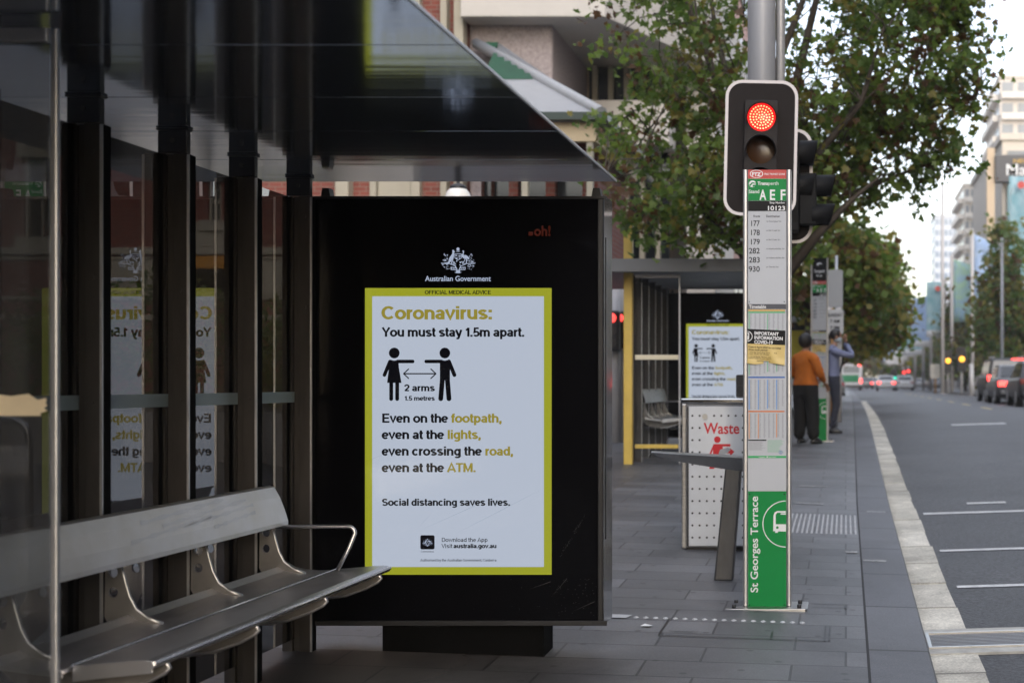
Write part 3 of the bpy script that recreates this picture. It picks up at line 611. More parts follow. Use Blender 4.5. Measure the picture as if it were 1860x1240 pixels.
def ad_panel():
    Y = 6.9; fx = lambda px: (px - CX) * Y / F; fz = lambda py: EYE - (py - CY) * Y / F
    t = thing('digital_poster_panel', 'tall black digital panel showing the lit health poster in the near shelter', 'advertising panel', (fx(835), Y + .1, zf(fx(835), Y)), group='digital poster panels')
    b = MB(); b.box(fx(564), fx(1096), Y, Y + .22, fz(1132), fz(357)); b.build('housing', m_black, t, bevel=.004)
    b = MB(); b.box(fx(1096) + .001, fx(1096) + .006, Y - .012, Y + .225, fz(1134), fz(355)); b.box(fx(1096) + .0065, fx(1096) + .010, Y + .03, Y + .2, fz(980), fz(430))
    b.build('steel_side_trim', M('polished_steel', (.5, .5, .5), .12, 1, var=.1), t, bevel=.004)
    b = MB()
    for x0, x1, z0, z1 in ((564, 1103, 357, 362), (564, 1103, 1126, 1135), (564, 570, 362.5, 1125.5), (1087, 1095.5, 362.5, 1125.5)): b.box(fx(x0), fx(x1), Y - .014, Y - .001, fz(z1), fz(z0))
    b.build('door_frame', m_blackmatt, t, bevel=.002)
    b = MB(); b.box(fx(692), fx(986), Y + .02, Y + .24, zf(-1.9, Y) - .05, fz(1133)); b.build('plinth', M('scuffed_plinth', (.003, .003, .003), .7, var=.4, vs_=5, spec=.04), t, bevel=.003)
    for x in (587, 1081): MB().prism([(x - 9, 357), (x - 6, 340), (x + 6, 340), (x + 9, 357)], lambda u, v, d: (fx(u), d, fz(v)), Y + .03, Y + .09).build('hanger', m_blackmatt, t)
    L = lambda k: plane(Y - .0008 * k - .001)
    s = MB(); s.rect(663, 523, 1002, 1043, L(1), 0)
    screen = s.build('poster_screen', e_yel, t)
    s = MB(); s.rect(676, 538, 988, 1029, L(2), 0); sheet_ = s.build('poster_sheet', e_white, screen)
    q = L(3); s = MB()
    s.strokes('OFFICIAL MEDICAL ADVICE', 771.8, 891.6, 534.3, 7.2, L(2.5), 0, .22)
    s.strokes('Coronavirus:', 694.3, 893.8, 580, 24.2, q, 1)
    s.strokes('You must stay 1.5m apart.', 694.6, 952.4, 611.3, 16.8, q, 0)
    s.strokes('2 arms', 734.7, 789.6, 710.2, 12.4, q, 0); s.strokes('1.5 metres', 734.7, 789.6, 727.2, 8.4, q, 0)
    for pre, x1, word, wx, base in (('Even on the', 813.3, 'footpath,', (820, 911.3), 767.3), ('even at the', 806, 'lights,', (813, 873.4), 797), ('even crossing the', 874.5, 'road,', (881.6, 932), 827), ('even at the', 806, 'ATM.', (813, 864), 857)):
        s.strokes(pre, 694.3, x1, base, 16.6, q, 0); s.strokes(word, wx[0], wx[1], base, 16.6, q, 1)
    s.strokes('Social distancing saves lives.', 694, 926.6, 918, 12.9, q, 0)
    s.strokes('Download the App', 802.2, 885.7, 983.6, 7.8, q, 0, .17); s.strokes('Visit', 802.2, 821.5, 994.8, 7.8, q, 0, .17); s.strokes('australia.gov.au', 824, 901.6, 994.8, 7.8, q, 0, .27)
    s.strokes('Authorised by the Australian Government, Canberra', 763.6, 901.6, 1019, 4.8, q, 0, .17)
    s.strokes('Coronavirus', 764.5, 788, 1002.6, 3.4, q, 0, .16)
    s.poly(rnd_rect(763.6, 971.4, 789.3, 997, 3), q, 0); crest(s, 776.5, 984.5, .30, L(4), 2, 0)
    s.build('poster_lettering', [e_ink, e_gold, e_crest], screen)
    # pictogram
    s = MB(); K = lambda x, y: (680 + x / 8.857, 600 + y / 8.857); pk = lambda px, py: q(*K(px, py)); C = lambda px, py: L(3.5)(*K(px, py))
    def capsule(x0, y0, x1, y1, r, pl):
        a = math.atan2(y1 - y0, x1 - x0); pts = [(x1 + r * math.cos(a + R(d)), y1 + r * math.sin(a + R(d))) for d in range(-90, 91, 15)] + [(x0 + r * math.cos(a + R(d)), y0 + r * math.sin(a + R(d))) for d in range(90, 271, 15)]
        s.poly(pts, pl)
    N = [0]
    def lay(): N[0] += 1; k = 3 + N[0] * .06; return lambda px, py: L(k)(*K(px, py))
    s.disc(320, 362, 86, pk); s.disc(1134, 362, 86, pk)
    s.poly([(235, 480), (262, 471), (290, 480), (320, 486), (352, 480), (375, 471), (388, 500), (395, 600), (436, 842), (204, 842), (230, 640), (222, 560)], pk)
    capsule(375, 498, 617, 498, 28, lay()); capsule(250, 500, 162, 715, 29, lay()); capsule(271, 850, 271, 1100, 31, lay()); capsule(367, 850, 367, 1100, 31, lay())
    s.poly([(1054, 500), (1075, 471), (1105, 480), (1134, 486), (1164, 480), (1200, 471), (1225, 490), (1216, 640), (1216, 800), (1054, 800)], pk)
    capsule(1075, 498, 834, 498, 28, lay()); capsule(1200, 498, 1288, 715, 31, lay()); capsule(1092, 800, 1068, 1095, 39, lay()); capsule(1176, 800, 1200, 1095, 39, lay())
    capsule(475, 695, 985, 695, 10, lay())
    for x, d in ((470, 1), (990, -1)): capsule(x, 695, x + d * 80, 620, 9, lay()); capsule(x, 695, x + d * 80, 770, 9, lay())
    s.build('poster_pictogram', e_ink, screen)
    s = MB(); crest(s, 832, 472.8, 1.0, L(1), 0, 0); s.text('Australian Government', 772, 891.6, 510.4, 9.4, L(1), 0, .016); s.build('government_crest', e_crest, t)
    s = MB(); s.text('oh!', 970, 1000, 428, 18, L(1), 0, .03); s.rect(960, 421, 968, 428, L(1)); s.build('brand_mark', e_red, t)
    # scratches on the glass
    s = MB()
    for x0, y0, x1, y1, w_ in ((640, 848, 720, 815, .5), (755, 966, 935, 886, .7), (825, 970, 992, 884, .8), (757, 960, 790, 925, .4), (1016, 1010, 1062, 938, .5), (1055, 905, 1078, 885, .5), (990, 1113, 1000, 1093, .5), (670, 976, 674, 986, .6)):
        d = Vector((x1 - x0, y1 - y0)).normalized(); n = Vector((-d.y, d.x)) * w_
        s.poly([(x0, y0), ((x0 + x1) / 2 + n.x, (y0 + y1) / 2 + n.y), (x1, y1), ((x0 + x1) / 2 - n.x, (y0 + y1) / 2 - n.y)], L(5))
    ds = MB(); rs = random.Random(21)
    for _ in range(150):
        if rs.random() < .45: u = rs.random(); x_, y_ = 1016 + 46 * u + rs.gauss(0, 1.2), 1012 - 76 * u + rs.gauss(0, 2)
        else: x_, y_ = rs.choice((rs.uniform(1006, 1084), rs.uniform(575, 1084))), rs.uniform(1050, 1118)
        if x_ < 1005 and y_ < 1046: continue
        ds.disc(x_, y_, rs.uniform(.25, .55), L(5), 0, 6)
    for x0, y0, x1, y1 in ((600, 1060, 618, 1100), (1000, 1085, 1030, 1050), (960, 1070, 1000, 1056), (1040, 1110, 1080, 1092)): ds.poly([(x0, y0), (x1, y1 - .5), (x1, y1 + .2)], L(5))
    ds.build('glass_dust', M('dust_pale', (.10, .10, .10), .9), t)
    s.build('glass_scratches', M_glass('scratch', (.80, .81, .83), 1.9, .35), t)
    return t
pn = ad_panel()
p2 = copy_tree(pn); p2.location.y += 13.5; p2.location.z += .391; p2.location.x += .045
tag(p2, 'distant black digital panel with the same lit poster, behind the waste bin')

# ------------------------------------------------------------------ bus stop sign pylon
def pylon(header):
    Y = 8.4; fx = lambda px: (px - CX) * Y / F; fz = lambda py: EYE - (py - CY) * Y / F
    t = thing('bus_stop_pylon', 'tall aluminium bus stop pylon with route numbers above a green base, nearest the camera', 'bus stop sign', (fx(1393), Y + .05, fz(1103)), group='bus stop sign pylons along the kerb')
    top = 192 if header else 308
    dk = .085
    b = MB()
    for a, c in ((1349.5, 1358), (1428.5, 1437)):
        b.prism(rnd_rect(fx(a), Y, fx(c), Y + .1, .011, 5), lambda u, v, d: (u, v, d), fz(1100), fz(top), sm=False)
    b.build('side_rail', m_alu, t)
    b = MB(); b.box(fx(1358) + .001, fx(1428.5) - .001, Y + .012, Y + .088, fz(1099), fz(top + 2)); b.build('core_panel', M('sign_grey', (.46, .48, .52), .45, var=.04), t)
    b = MB(); b.prism(rnd_rect(fx(1318), Y - .09, fx(1467), Y + .2, .02), lambda u, v, d: (u, v, d + zf(u, v) * 0), fz(1103) - .012, fz(1103) + .006); bp = b.build('base_plate', m_steel, t, bevel=.002)
    for x in (1334, 1452):
        for y in (-.045, .13): MB().tube([(fx(x), Y + y, fz(1103) + .006), (fx(x), Y + y, fz(1103) + .026)], .013, 6).build('bolt', m_blackmatt, bp)
    pl = lambda k: plane(Y + .0115 - .0009 * k)
    def face(name, y0, y1, mat, m2=None):
        s = MB(); s.box(fx(1358.6), fx(1428), Y + .0105, Y + .0118, fz(y1), fz(y0)); return s, name
    def sign(name, rects, mats, draw):
        s = MB()
        for y0, y1, m in rects: s.box(fx(1358.6), fx(1428), Y + .0108, Y + .0119, fz(y1), fz(y0), m)
        draw(s); return s.build(name, mats, t)
    W_ = M('sign_white', (.42, .44, .475), .4, var=.03, spec=.3); INK = m_ink; WL = M('sign_lettering_white', (.68, .69, .71), .4)
    p2_, p3 = pl(1.2), pl(2.4)
    if header:
        def d0(s):
            s.disc(1393, 225, 13, p2_, 1, ry=8); s.disc(1397, 229, 9, p3, 0, ry=5); s.text('Transperth', 1366, 1420, 266, 15, p2_, 1, .02)
            s.text('Stop', 1378, 1408, 285, 10, p2_, 1, .01)
        sign('header_sign', [(194, 307.6, 0)], [m_ink, WL], d0)
    def d1(s):
        s.ring(1374, 316, 10.6, 12.2, p2_, 1, e=.6); s.text('FTZ', 1366, 1382, 319.5, 6.4, p2_, 1, .05); s.text('FREE TRANSIT ZONE', 1388.6, 1425.7, 318, 3.3, p2_, 1, .01)
    sign('free_zone_sign', [(308, 324, 0)], [M('sign_red', (.44, .035, .03), .45), WL], d1)
    def d2(s):
        s.disc(1366.7, 334, 6.2, p2_, 1); s.poly([(1361, 336), (1366, 331), (1373, 332.5), (1373, 334), (1367, 333.5), (1363, 338)], p3, 0); s.poly([(1367, 336), (1373, 335.6), (1371.5, 338), (1367.5, 339.6)], p3, 0)
        s.text('Trans', 1376, 1395, 336, 6, p2_, 1, .03); s.text('perth', 1395.4, 1414, 336, 6, p2_, 1, 0)
        s.text('Stand', 1360, 1379, 351, 6.4, p2_, 1, .01)
        for ch, a, c in (('A', 1379.5, 1391.8), ('E', 1398.5, 1408), ('F', 1418, 1427)): s.text(ch, a, c, 363, 18.5, p2_, 1, .02)
        for x in (1360.5, 1425.5): s.disc(x, 329, .9, p2_, 2, 8)
    sign('stand_sign', [(324.4, 364, 0)], [m_green, WL, m_ink], d2)
    def d3(s): s.text('Stop Number', 1398, 1426, 369.8, 3.6, p2_, 1, .01); s.text('10123', 1395, 1426, 382, 7.8, p2_, 1, .02)
    sign('stop_number_sign', [(364.4, 383, 0)], [m_ink, WL], d3)
    def d4(s):
        s.text('Route', 1368.6, 1380.6, 394.6, 4, p2_, 1, .015); s.text('Destination', 1391.8, 1416.4, 394.6, 4, p2_, 1, .015)
        for n, base, x0, dst, x1 in (('177', 410.5, 1364.5, 'to Cannington Stn', 1419), ('178', 427.2, 1364.2, 'to Bull Creek Stn', 1417), ('179', 443.9, 1364, 'to Bull Creek Stn', 1417), ('282', 460.3, 1360.4, 'to Kalamunda Bus Stn', 1425), ('283', 476.8, 1360.4, 'to Kalamunda Bus Stn', 1425), ('930', 493.3, 1360.2, 'to Thornlie Stn', 1414)):
            s.text(n, x0, 1380, base, 9.8, p2_, 1, .012); s.text(dst, 1391.8, x1, base - 7.3, 2.6, p2_, 1, .004)
        for x in (1361, 1424.5): s.disc(x, 548, 1, p2_, 1, 8)
    sign('route_sign', [(383.4, 551.6, 0)], [W_, INK], d4)
    cg = M('timetable_grey', (.24, .25, .28), .5); cgreen = M('timetable_green', (.16, .40, .25), .5); cblue = M('timetable_blue', (.12, .26, .55), .5); cor = M('timetable_orange', (.55, .25, .11), .5)
    bg_, bb, bo = M('bar_green', (.02, .32, .10), .5), M('bar_blue', (.02, .10, .38), .5), M('bar_orange', (.52, .15, .03), .5); bgold = M('bar_gold', (.48, .30, .07), .5); slate = M('bar_slate', (.045, .05, .065), .5)
    def d5(s):
        s.rect(1358.8, 552.2, 1428, 561.4, p2_, 1); s.text('Timetable', 1360.5, 1391.5, 559.8, 6, p3, 2, .02)
        s.rect(1359, 562, 1426, 565.3, p2_, 3); s.rect(1359, 566, 1426, 568.3, p2_, 4); s.rect(1359, 683.6, 1425.5, 686.4, p2_, 5); s.rect(1359, 745.6, 1425, 748.2, p2_, 6)
        rr = random.Random(9)
        for y0, y1, cm in ((569.5, 597, 8), (597, 681, 8), (689.5, 743.5, 9), (750.5, 796, 10)):
            for c in range(8):
                x = 1360.5 + c * 8.3; yb = y1 - rr.choice((0, 0, 2, 6)) if y1 not in (597,) else y1
                y = y0
                tint = c % 2 == 0 and rr.random() < .8
                if tint: s.rect(x - .6, y0, x + 1.2, yb, p2_, cm)
                while y < yb - 1:
                    s.rect(x + 1.6, y, x + 4.2 + rr.choice((0, 1)), y + .75, p2_, 7); y += 1.5
        s.rect(1359, 798, 1392, 800.3, p2_, 11)
        for k in range(9): s.rect(1360, 802.5 + k * 1.7, 1390 - rr.uniform(0, 8), 803.2 + k * 1.7, p2_, 7)
        for k in range(12): s.rect(1394, 799 + k * 1.9, 1424 - rr.uniform(0, 10), 799.7 + k * 1.9, p2_, 8)
        s.ring(1418, 821, 2.6, 3.4, p2_, 5); s.rect(1417.6, 819, 1418.5, 823.4, p2_, 5)
        s.rect(1358.8, 827.4, 1428, 831.4, p2_, 4); s.text('Transperth', 1378, 1390, 830.6, 2.2, p3, 2, 0); s.disc(1393.5, 829.4, 1.3, p3, 2, 10); s.text('Get on board', 1396, 1409, 830.6, 2.2, p3, 2, 0)
    sign('timetable', [(551.8, 832, 0)], [W_, slate, WL, bgold, bg_, bb, bo, cg, cgreen, cblue, cor, INK], d5)
    # taped-on notice, creased
    s = MB(); rot = lambda x, y: (x + (y - 600) * -.02, y + (x - 1391) * .045)
    nx, ny = 16, 14
    def zz(u, v):
        if v < .45: return 0
        return .010 * max(0, 1 - abs(u - .62 - (v - .5) * .25) * 9) * (v - .4) + .006 * max(0, 1 - abs(u - .55 - (v - .5) * .6) * 8) * (v - .3) + .006 * (v > .9) * math.sin(u * 9)
    for j in range(ny + 1):
        for i in range(nx + 1):
            u, v = i / nx, j / ny; x, y = rot(1355.6 + u * 71, 598.6 + v * 62 + (1.5 * math.sin(u * 7) if j == ny else 0)); q = plane(Y + .006 - zz(u, v))(x, y); s.v.append(q)
            if i and j: a = (j - 1) * (nx + 1) + i - 1; s.f.append((a, a + nx + 1, a + nx + 2, a + 1)); s.m.append(0 if v <= .44 else 1); s.s.append(True)
    pr = lambda k: (lambda x, y: plane(Y + .006 - .001 * k)(*rot(x, y)))
    for i, wd in enumerate(('IMPORTANT', 'INFORMATION', 'COVID-19')): s.text(wd, 1370.5, (1414.5, 1422, 1404)[i], 608.5 + i * 7.9, 5.9, pr(1), 2, .03)
    s.ring(1357.5, 612, 8.4, 9.6, pr(1), 2, 20, -88, 88); s.rect(1356.2, 605.8, 1361, 615.6, pr(1), 2); s.rect(1356.2, 608, 1359.4, 611, pr(1.6), 0); s.disc(1359, 617, 1.6, pr(1), 2, 10)
    s.text('From 6 April 2020 for an initial', 1360, 1419, 632.5, 3.2, pr(3), 0, .012); s.text('three week period:', 1360, 1395, 637.2, 3.2, pr(3), 0, .012)
    for k, y in enumerate((641.5, 644.6, 649.2, 652.3, 656.6)): s.text(('- All day boarding through the', 'rear door on buses', '- Cashless fares only', 'Information on services', 'www.transperth.wa.gov.au')[k], 1361, (1412, 1398, 1404, 1408, 1400)[k], y, 2.2, pr(3), 0, .002)
    s.build('health_notice', [m_ink, M('notice_yellow', (.56, .42, .15), .5), WL], t)
    def d6(s):
        s.text('St Georges Terrace', 901, 1075, 1376.5, 13.2, p2_, 1, .012, rot=True)
        s.ring(1427.5, 951, 41, 42.6, p2_, 1, 40, 90, 270)
        s.poly([(1427.5, 927.5), (1427.5, 930.5), (1412, 930.5), (1409, 934), (1409, 951.5), (1427.5, 951.5), (1427.5, 964.5), (1413, 964.5), (1413, 967), (1408, 967), (1408, 964), (1404.5, 964), (1405, 936), (1407, 930), (1412, 927.5)], p2_, 1)
        s.disc(1412, 957.5, 2.4, p3, 0); s.poly([(1418, 931.5), (1427.5, 931.5), (1427.5, 934), (1418, 934)], p3, 1)
        for x in (1361.5, 1424.5):
            for y in (897, 1098): s.disc(x, y, 1.4, p2_, 2, 8)
    sign('street_name_sign', [(832.4, 891.5, 3), (892, 1103, 0)], [m_green, WL, m_ink, W_], d6)
    return t
py1 = pylon(False)
py2 = pylon(True); py2.location += Vector((.04, 14.6, 0)); py2.location.z = g(23) + .012
tag(py2, 'distant bus stop pylon with a black header, between the two standing people')
py3 = copy_tree(py2); py3.location += Vector((.10, 13.2, 0)); py3.location.z = zf(-.4, 36.2)
tag(py3, 'farthest bus stop pylon, mostly hidden behind the person in the grey blue shirt')

# ------------------------------------------------------------------ waste bin
def bin_():
    Y = 10.6; fx = lambda px: (px - CX) * Y / F; fz = lambda py: EYE - (py - CY) * Y / F
    t = thing('waste_bin', 'white perforated waste bin with a stainless frame behind the sign pylon', 'litter bin', (fx(1310), Y + .3, fz(997)))
    x0, x1 = 1238, 1384
    b = MB(); b.box(fx(x0) + .012, fx(x1) - .012, Y + .012, Y + .6, fz(993), fz(728)); b.build('carcass', m_grey, t)
    b = MB()
    for a, c in ((x0, x0 + 9), (x1 - 9, x1)):
        b.box(fx(a), fx(c), Y - .004, Y + .05, fz(996), fz(733)); b.box(fx(a), fx(c), Y + .56, Y + .612, fz(996), fz(733))
    b.build('corner_post', m_steel, t, bevel=.008)
    b = MB(); b.box(fx(x0) - .008, fx(x1) + .008, Y - .012, Y + .62, fz(732.5), fz(723)); b.build('lid', M('polished_steel', (.5, .5, .5), .12, 1), t, bevel=.01)
    b = MB(); b.box(fx(x0) + .02, fx(x1) - .02, Y + .03, Y + .58, fz(1001), fz(994)); b.build('foot', m_blackmatt, t)
    b = MB(); b.box(fx(1251), fx(x1 - 12), Y + .0, Y + .011, fz(991), fz(738)); door = b.build('door_panel', m_white, t, bevel=.003)
    pl = plane(Y - .001); s = MB()
    for r_ in range(11):
        py = 754.7 + r_ * 22.1
        for c in range(9):
            px = 1257.7 + c * 13.1
            if (1 <= r_ <= 4 and c >= 2 and px < 1345) or (r_ == 0 and c == 2): continue
            s.disc(px, py, 2.0, pl, 0, 10)
    s.build('perforation', m_blackmatt, door)
    s = MB(); s.text('Waste', 1278, 1343, 787, 19.5, pl, 0, .02)
    s.disc(1303, 798, 6, pl); s.poly([(1296, 806), (1326.6, 806), (1326.6, 810.5), (1313, 810.5), (1313, 832), (1316, 851), (1309, 851), (1303, 835), (1297, 851), (1288, 851), (1295, 828), (1295, 816), (1290, 830), (1286, 830)], pl)
    s.poly([(1326, 813), (1334, 820), (1326, 828), (1326, 823), (1318, 823), (1318, 818), (1326, 818)], pl)
    s.build('waste_symbol', m_red, door)
    s = MB(); s.poly([(1308, 816), (1316, 814), (1322, 812), (1327, 815), (1322, 822), (1312, 826), (1305, 824)], plane(Y - .002)); s.build('hand_symbol', M('symbol_grey', (.3, .31, .33), .5), door)
    s = MB(); s.tube([(fx(1280.5), Y - .01, fz(756)), (fx(1280.5), Y + .002, fz(756))], .02, 16); s.build('lock', m_steel, door)
    s = MB(); s.box(fx(1248), fx(1250.5), Y + .004, Y + .012, fz(991), fz(738)); s.build('hinge_gap', m_blackmatt, t)
    # something black left on the lid
    o = MB(); o.prism(rnd_rect(fx(1333), fz(722.5), fx(1350), fz(680), .015), lambda u, v, d: (u, d, v), Y + .2, Y + .3)
    o.box(fx(1336), fx(1347), Y + .194, Y + .2, fz(716), fz(700)); 
    bo = o.build('black_bag', m_blackmatt, None, bevel=.008); tag(bo, 'small black upright bag left on top of the waste bin', 'bag')
bin_()

# ------------------------------------------------------------------ lean rail
def lean():
    Y = 9.31; fx = lambda px: (px - CX) * Y / F; fz = lambda py: EYE - (py - CY) * Y / F
    t = thing('lean_rail', 'dark steel leaning perch with a sloping post and wedge rail before the waste bin', 'perch seat', (fx(1315), Y, fz(1054)))
    b = MB(); b.prism([(1297, 1054), (1331, 1054), (1348, 832), (1319, 832)], lambda u, v, d: (fx(u), d, fz(v)), Y - .02, Y + .1)
    b.build('post', M('perch_steel', (.10, .098, .098), .45, .7, var=.25, vs_=10, stretch=(1, 1, .3)), t, bevel=.012, seg=3)
    b = MB(); n = 14; top = []; bot = []
    for i in range(n + 1):
        u = i / n; x = 1184 + u * 166; top.append((x, 819.5 + 9.5 * u)); bot.append((x, 821.5 + 34 * u ** .62 - 0 * u))
    secs = []
    for (x, yt), (_, yb) in zip(top, bot):
        d = .035 + .075 * ((x - 1184) / 166) ** .5
        secs.append([(fx(x), Y - d, fz(yt) - .004), (fx(x), Y - d * .75, fz(yt)), (fx(x), Y + .06 + d * .6, fz(yt)), (fx(x), Y + .06 + d * .75, fz(yt) - .004), (fx(x), Y + .05, fz(yb)), (fx(x), Y - d * .2, fz(yb)), (fx(x), Y - d * .8, fz(yt) - .012)])
    k = len(secs[0]); b.v = [p for s_ in secs for p in s_]
    for i in range(n):
        for j in range(k): b.f.append((i * k + j, i * k + (j + 1) % k, (i + 1) * k + (j + 1) % k, (i + 1) * k + j)); b.m.append(0); b.s.append(False)
    b.f += [tuple(range(k)), tuple(n * k + j for j in reversed(range(k)))]; b.m += [0, 0]; b.s += [False, False]
    b.build('rail', M('perch_rail_steel', (.36, .36, .36), .36, .9, var=.15), t, bevel=.003)
lean()

# ------------------------------------------------------------------ traffic signals
def lens_mat(name, c, e, k): return M(name, c, .25, emit=e, es=k) if e else M(name, c, .25)
def lantern(t, cx, top, bot, hw, Y, lit_, roll=0, dots=True):
    fx = lambda px: (px - CX) * Y / F; fz = lambda py: EYE - (py - CY) * Y / F
    mid = (top + bot) / 2
    rt = lambda u, v: (cx + (u - cx) * math.cos(roll) - (v - mid) * math.sin(roll), mid + (u - cx) * math.sin(roll) + (v - mid) * math.cos(roll))
    def q(k): return lambda u, v: plane(Y + k)(*rt(u, v))
    b = MB(); b.prism(rnd_rect(cx - hw + 5, top + 5, cx + hw - 5, bot - 5, 26), lambda u, v, d: q(d)(u, v), 0, .012); bd = b.build('target_board', M('signal_black', (.012, .009, .009), .6, var=.2, spec=.15), t)
    b = MB(); o1, o0 = rnd_rect(cx - hw, top, cx + hw, bot, 30), rnd_rect(cx - hw + 5.5, top + 5.5, cx + hw - 5.5, bot - 5.5, 25); n = len(o0)
    b.add([q(-.004)(*p) for p in o0 + o1], [(i, (i + 1) % n, n + (i + 1) % n, n + i) for i in range(n)]); b.build('white_border', M('signal_white', (.62, .58, .58), .5), bd)
    b = MB(); b.prism(rnd_rect(cx - 31, top + 36, cx + 30, bot - 20, 5), lambda u, v, d: q(d)(u, v), -.05, -.001); body = b.build('lamp_housing', M('housing_black', (.014, .011, .012), .5, spec=.2), t, bevel=.004)
    for k, py in enumerate((top + 67, top + 126, top + 185)):
        on = k == 0 and lit_
        m = lens_mat('lit_red_lens', (.3, .01, .005), (1.0, .012, .015), .5) if on else lens_mat(('dark_red_lens', 'amber_lens', 'green_lens')[k], ((.10, .01, .01), (.05, .02, .005), (.01, .06, .05))[k], None, 0)
        s = MB(); n = 28; R0 = 25.5
        for i in range(6):
            r = R0 * i / 5; s.v += [q(-.052 - .014 * (1 - (i / 5) ** 2))(cx + r * math.cos(2 * math.pi * j / n), py + r * math.sin(2 * math.pi * j / n)) for j in range(n)]
        for i in range(5):
            for j in range(n): s.f.append((i * n + j, i * n + (j + 1) % n, (i + 1) * n + (j + 1) % n, (i + 1) * n + j)); s.m.append(0); s.s.append(True)
        ln = s.build('lamp_lens', m, t)
        if on:
            s = MB(); 
            for rg, cnt in ((0, 1), (5, 6), (10, 12), (15, 18), (20.5, 25)):
                for j in range(cnt):
                    a = 2 * math.pi * j / cnt + rg; s.disc(cx + rg * math.cos(a), py + rg * math.sin(a), 1.35, q(-.0675), 0, 7)
            s.build('lamp_diodes', M('red_diode', (1, .3, .2), .4, emit=(1.0, .52, .22), es=1.0), ln)
        s = MB(); nn = 20; ring = []
        for j in range(nn + 1):
            a = R(-200 + 220 * j / nn)
            ring.append((math.cos(a), math.sin(a)))
        for d, r, sh in ((-.05, 27, 0), (-.21, 28.5, 1), (-.21, 27.2, 1), (-.05, 25.8, 0)):
            s.v += [q(d + (.06 if sh and (j < 2 or j > nn - 2) else 0))(cx + r * c, py + r * si) for j, (c, si) in enumerate(ring)]
        m_ = nn + 1
        for i in range(3):
            for j in range(nn): s.f.append((i * m_ + j, i * m_ + j + 1, (i + 1) * m_ + j + 1, (i + 1) * m_ + j)); s.m.append(0); s.s.append(True)
        s.build('visor', M('visor_black', (.014, .011, .012), .5, spec=.2), ln)
def signal():
    Y = 9.9; fx = lambda px, y=Y: (px - CX) * y / F
    zb = zf(-.57, Y)
    t = thing('traffic_signal', 'tall twin pole traffic signal showing a lit red lamp above the sign pylon', 'traffic light', (fx(1385), Y + .15, zb))
    m_pole = M('painted_pole', (.36, .37, .40), .45, .2, var=.1, vs_=6, stretch=(1, 1, .2))
    b = MB(); b.tube([(fx(1381), Y + .16, zb - .05), (fx(1381), Y + .16, 9.5)], .1, 24); b.tube([(fx(1381), Y + .16, zb), (fx(1381), Y + .16, zb + .25)], .115, 24); b.build('pole', m_pole, t)
    b = MB(); b.tube([(fx(1415.5), Y + .19, zb - .05), (fx(1415.5), Y + .19, 9.5)], .033, 14); b.build('conduit_pole', M('pale_pole', (.42, .42, .43), .4, .4), t)
    lantern(t, 1382, 146, 392, 66, Y, True, R(1.2))
    # second head turned away, seen from behind and from the side
    Y2 = 10.35; q = plane(Y2); fx2 = lambda px: fx(px, Y2); fz2 = lambda py: EYE - (py - CY) * Y2 / F
    b = MB(); b.prism(rnd_rect(1360, 239, 1471, 437, 26), lambda u, v, d: plane(Y2 + d)(u, v), 0, .012); bd = b.build('target_board', MATS['signal_black'], t)
    o1, o0 = rnd_rect(1355, 234, 1476, 442, 30), rnd_rect(1360.5, 239.5, 1470.5, 436.5, 25); n = len(o0); b = MB()
    b.add([plane(Y2 - .004)(*p) for p in o0 + o1], [(i, (i + 1) % n, n + (i + 1) % n, n + i) for i in range(n)]); b.build('white_border', MATS['signal_white'], bd)
    hd = M('visor_slate', (.007, .0075, .009), .6, spec=.15)
    b = MB(); b.box(fx2(1430), fx2(1453), Y2 - .19, Y2 - .004, fz2(425), fz2(252)); b.build('lamp_housing', hd, t, bevel=.01)
    for (x0, x1, ya, yb_, sl) in ((1452, 1486, 259, 306, 10), (1452, 1483, 318, 366, 6), (1484, 1518, 321, 362, 6), (1476, 1517, 373, 414, 5)):
        r = (yb_ - ya) / 2 * Y2 / F; cy = Y2 - .1; zc = fz2((ya + yb_) / 2); m_ = 14; s = MB(); L0 = fx2(x1) - fx2(x0)
        for xx, rr in ((0, r * .97), (1, r), (1, r * .94), (0, r * .9)):
            for j in range(m_ + 1):
                a = R(-62 + 304 * j / m_); up = max(0, math.sin(a)); s.v.append((fx2(x0) + L0 * xx * (.72 + .28 * (math.sin(a) * .5 + .5)), cy + rr * math.cos(a), zc + rr * math.sin(a)))
        for i in range(3):
            for j in range(m_): k = i * (m_ + 1) + j; s.f.append((k, k + 1, k + m_ + 2, k + m_ + 1)); s.m.append(0); s.s.append(True)
        s.build('visor', hd, t)
    b = MB(); b.box(fx2(1453), fx2(1484), Y2 - .16, Y2 - .06, fz2(412), fz2(320)); b.build('lamp_bracket', hd, t, bevel=.008)
signal()

# ------------------------------------------------------------------ trees
leaf_m = [M('leaf_green', (.135, .20, .036), .45, var=.3, vs_=40), M('leaf_deep', (.075, .125, .026), .5, var=.3, vs_=40), M('leaf_olive', (.18, .16, .035), .55, var=.3, vs_=40), M('leaf_brown', (.10, .052, .024), .6, var=.3, vs_=40)]
bark = M('bark', (.065, .052, .042), .85, var=.4, vs_=6, bump=.6, bs=30, stretch=(1, 1, .3))
for m in leaf_m:
    n = m.node_tree.nodes; l = m.node_tree.links; p = n['Principled BSDF']; tr = n.new('ShaderNodeBsdfTranslucent'); mixs = n.new('ShaderNodeMixShader'); mixs.inputs[0].default_value = .5
    tr.inputs[0].default_value = tuple(min(1, 1.7 * x) for x in list(p.inputs['Base Color'].default_value)[:3]) + (1,)
    l.new(p.outputs[0], mixs.inputs[1]); l.new(tr.outputs[0], mixs.inputs[2]); l.new(mixs.outputs[0], n['Material Output'].inputs[0])
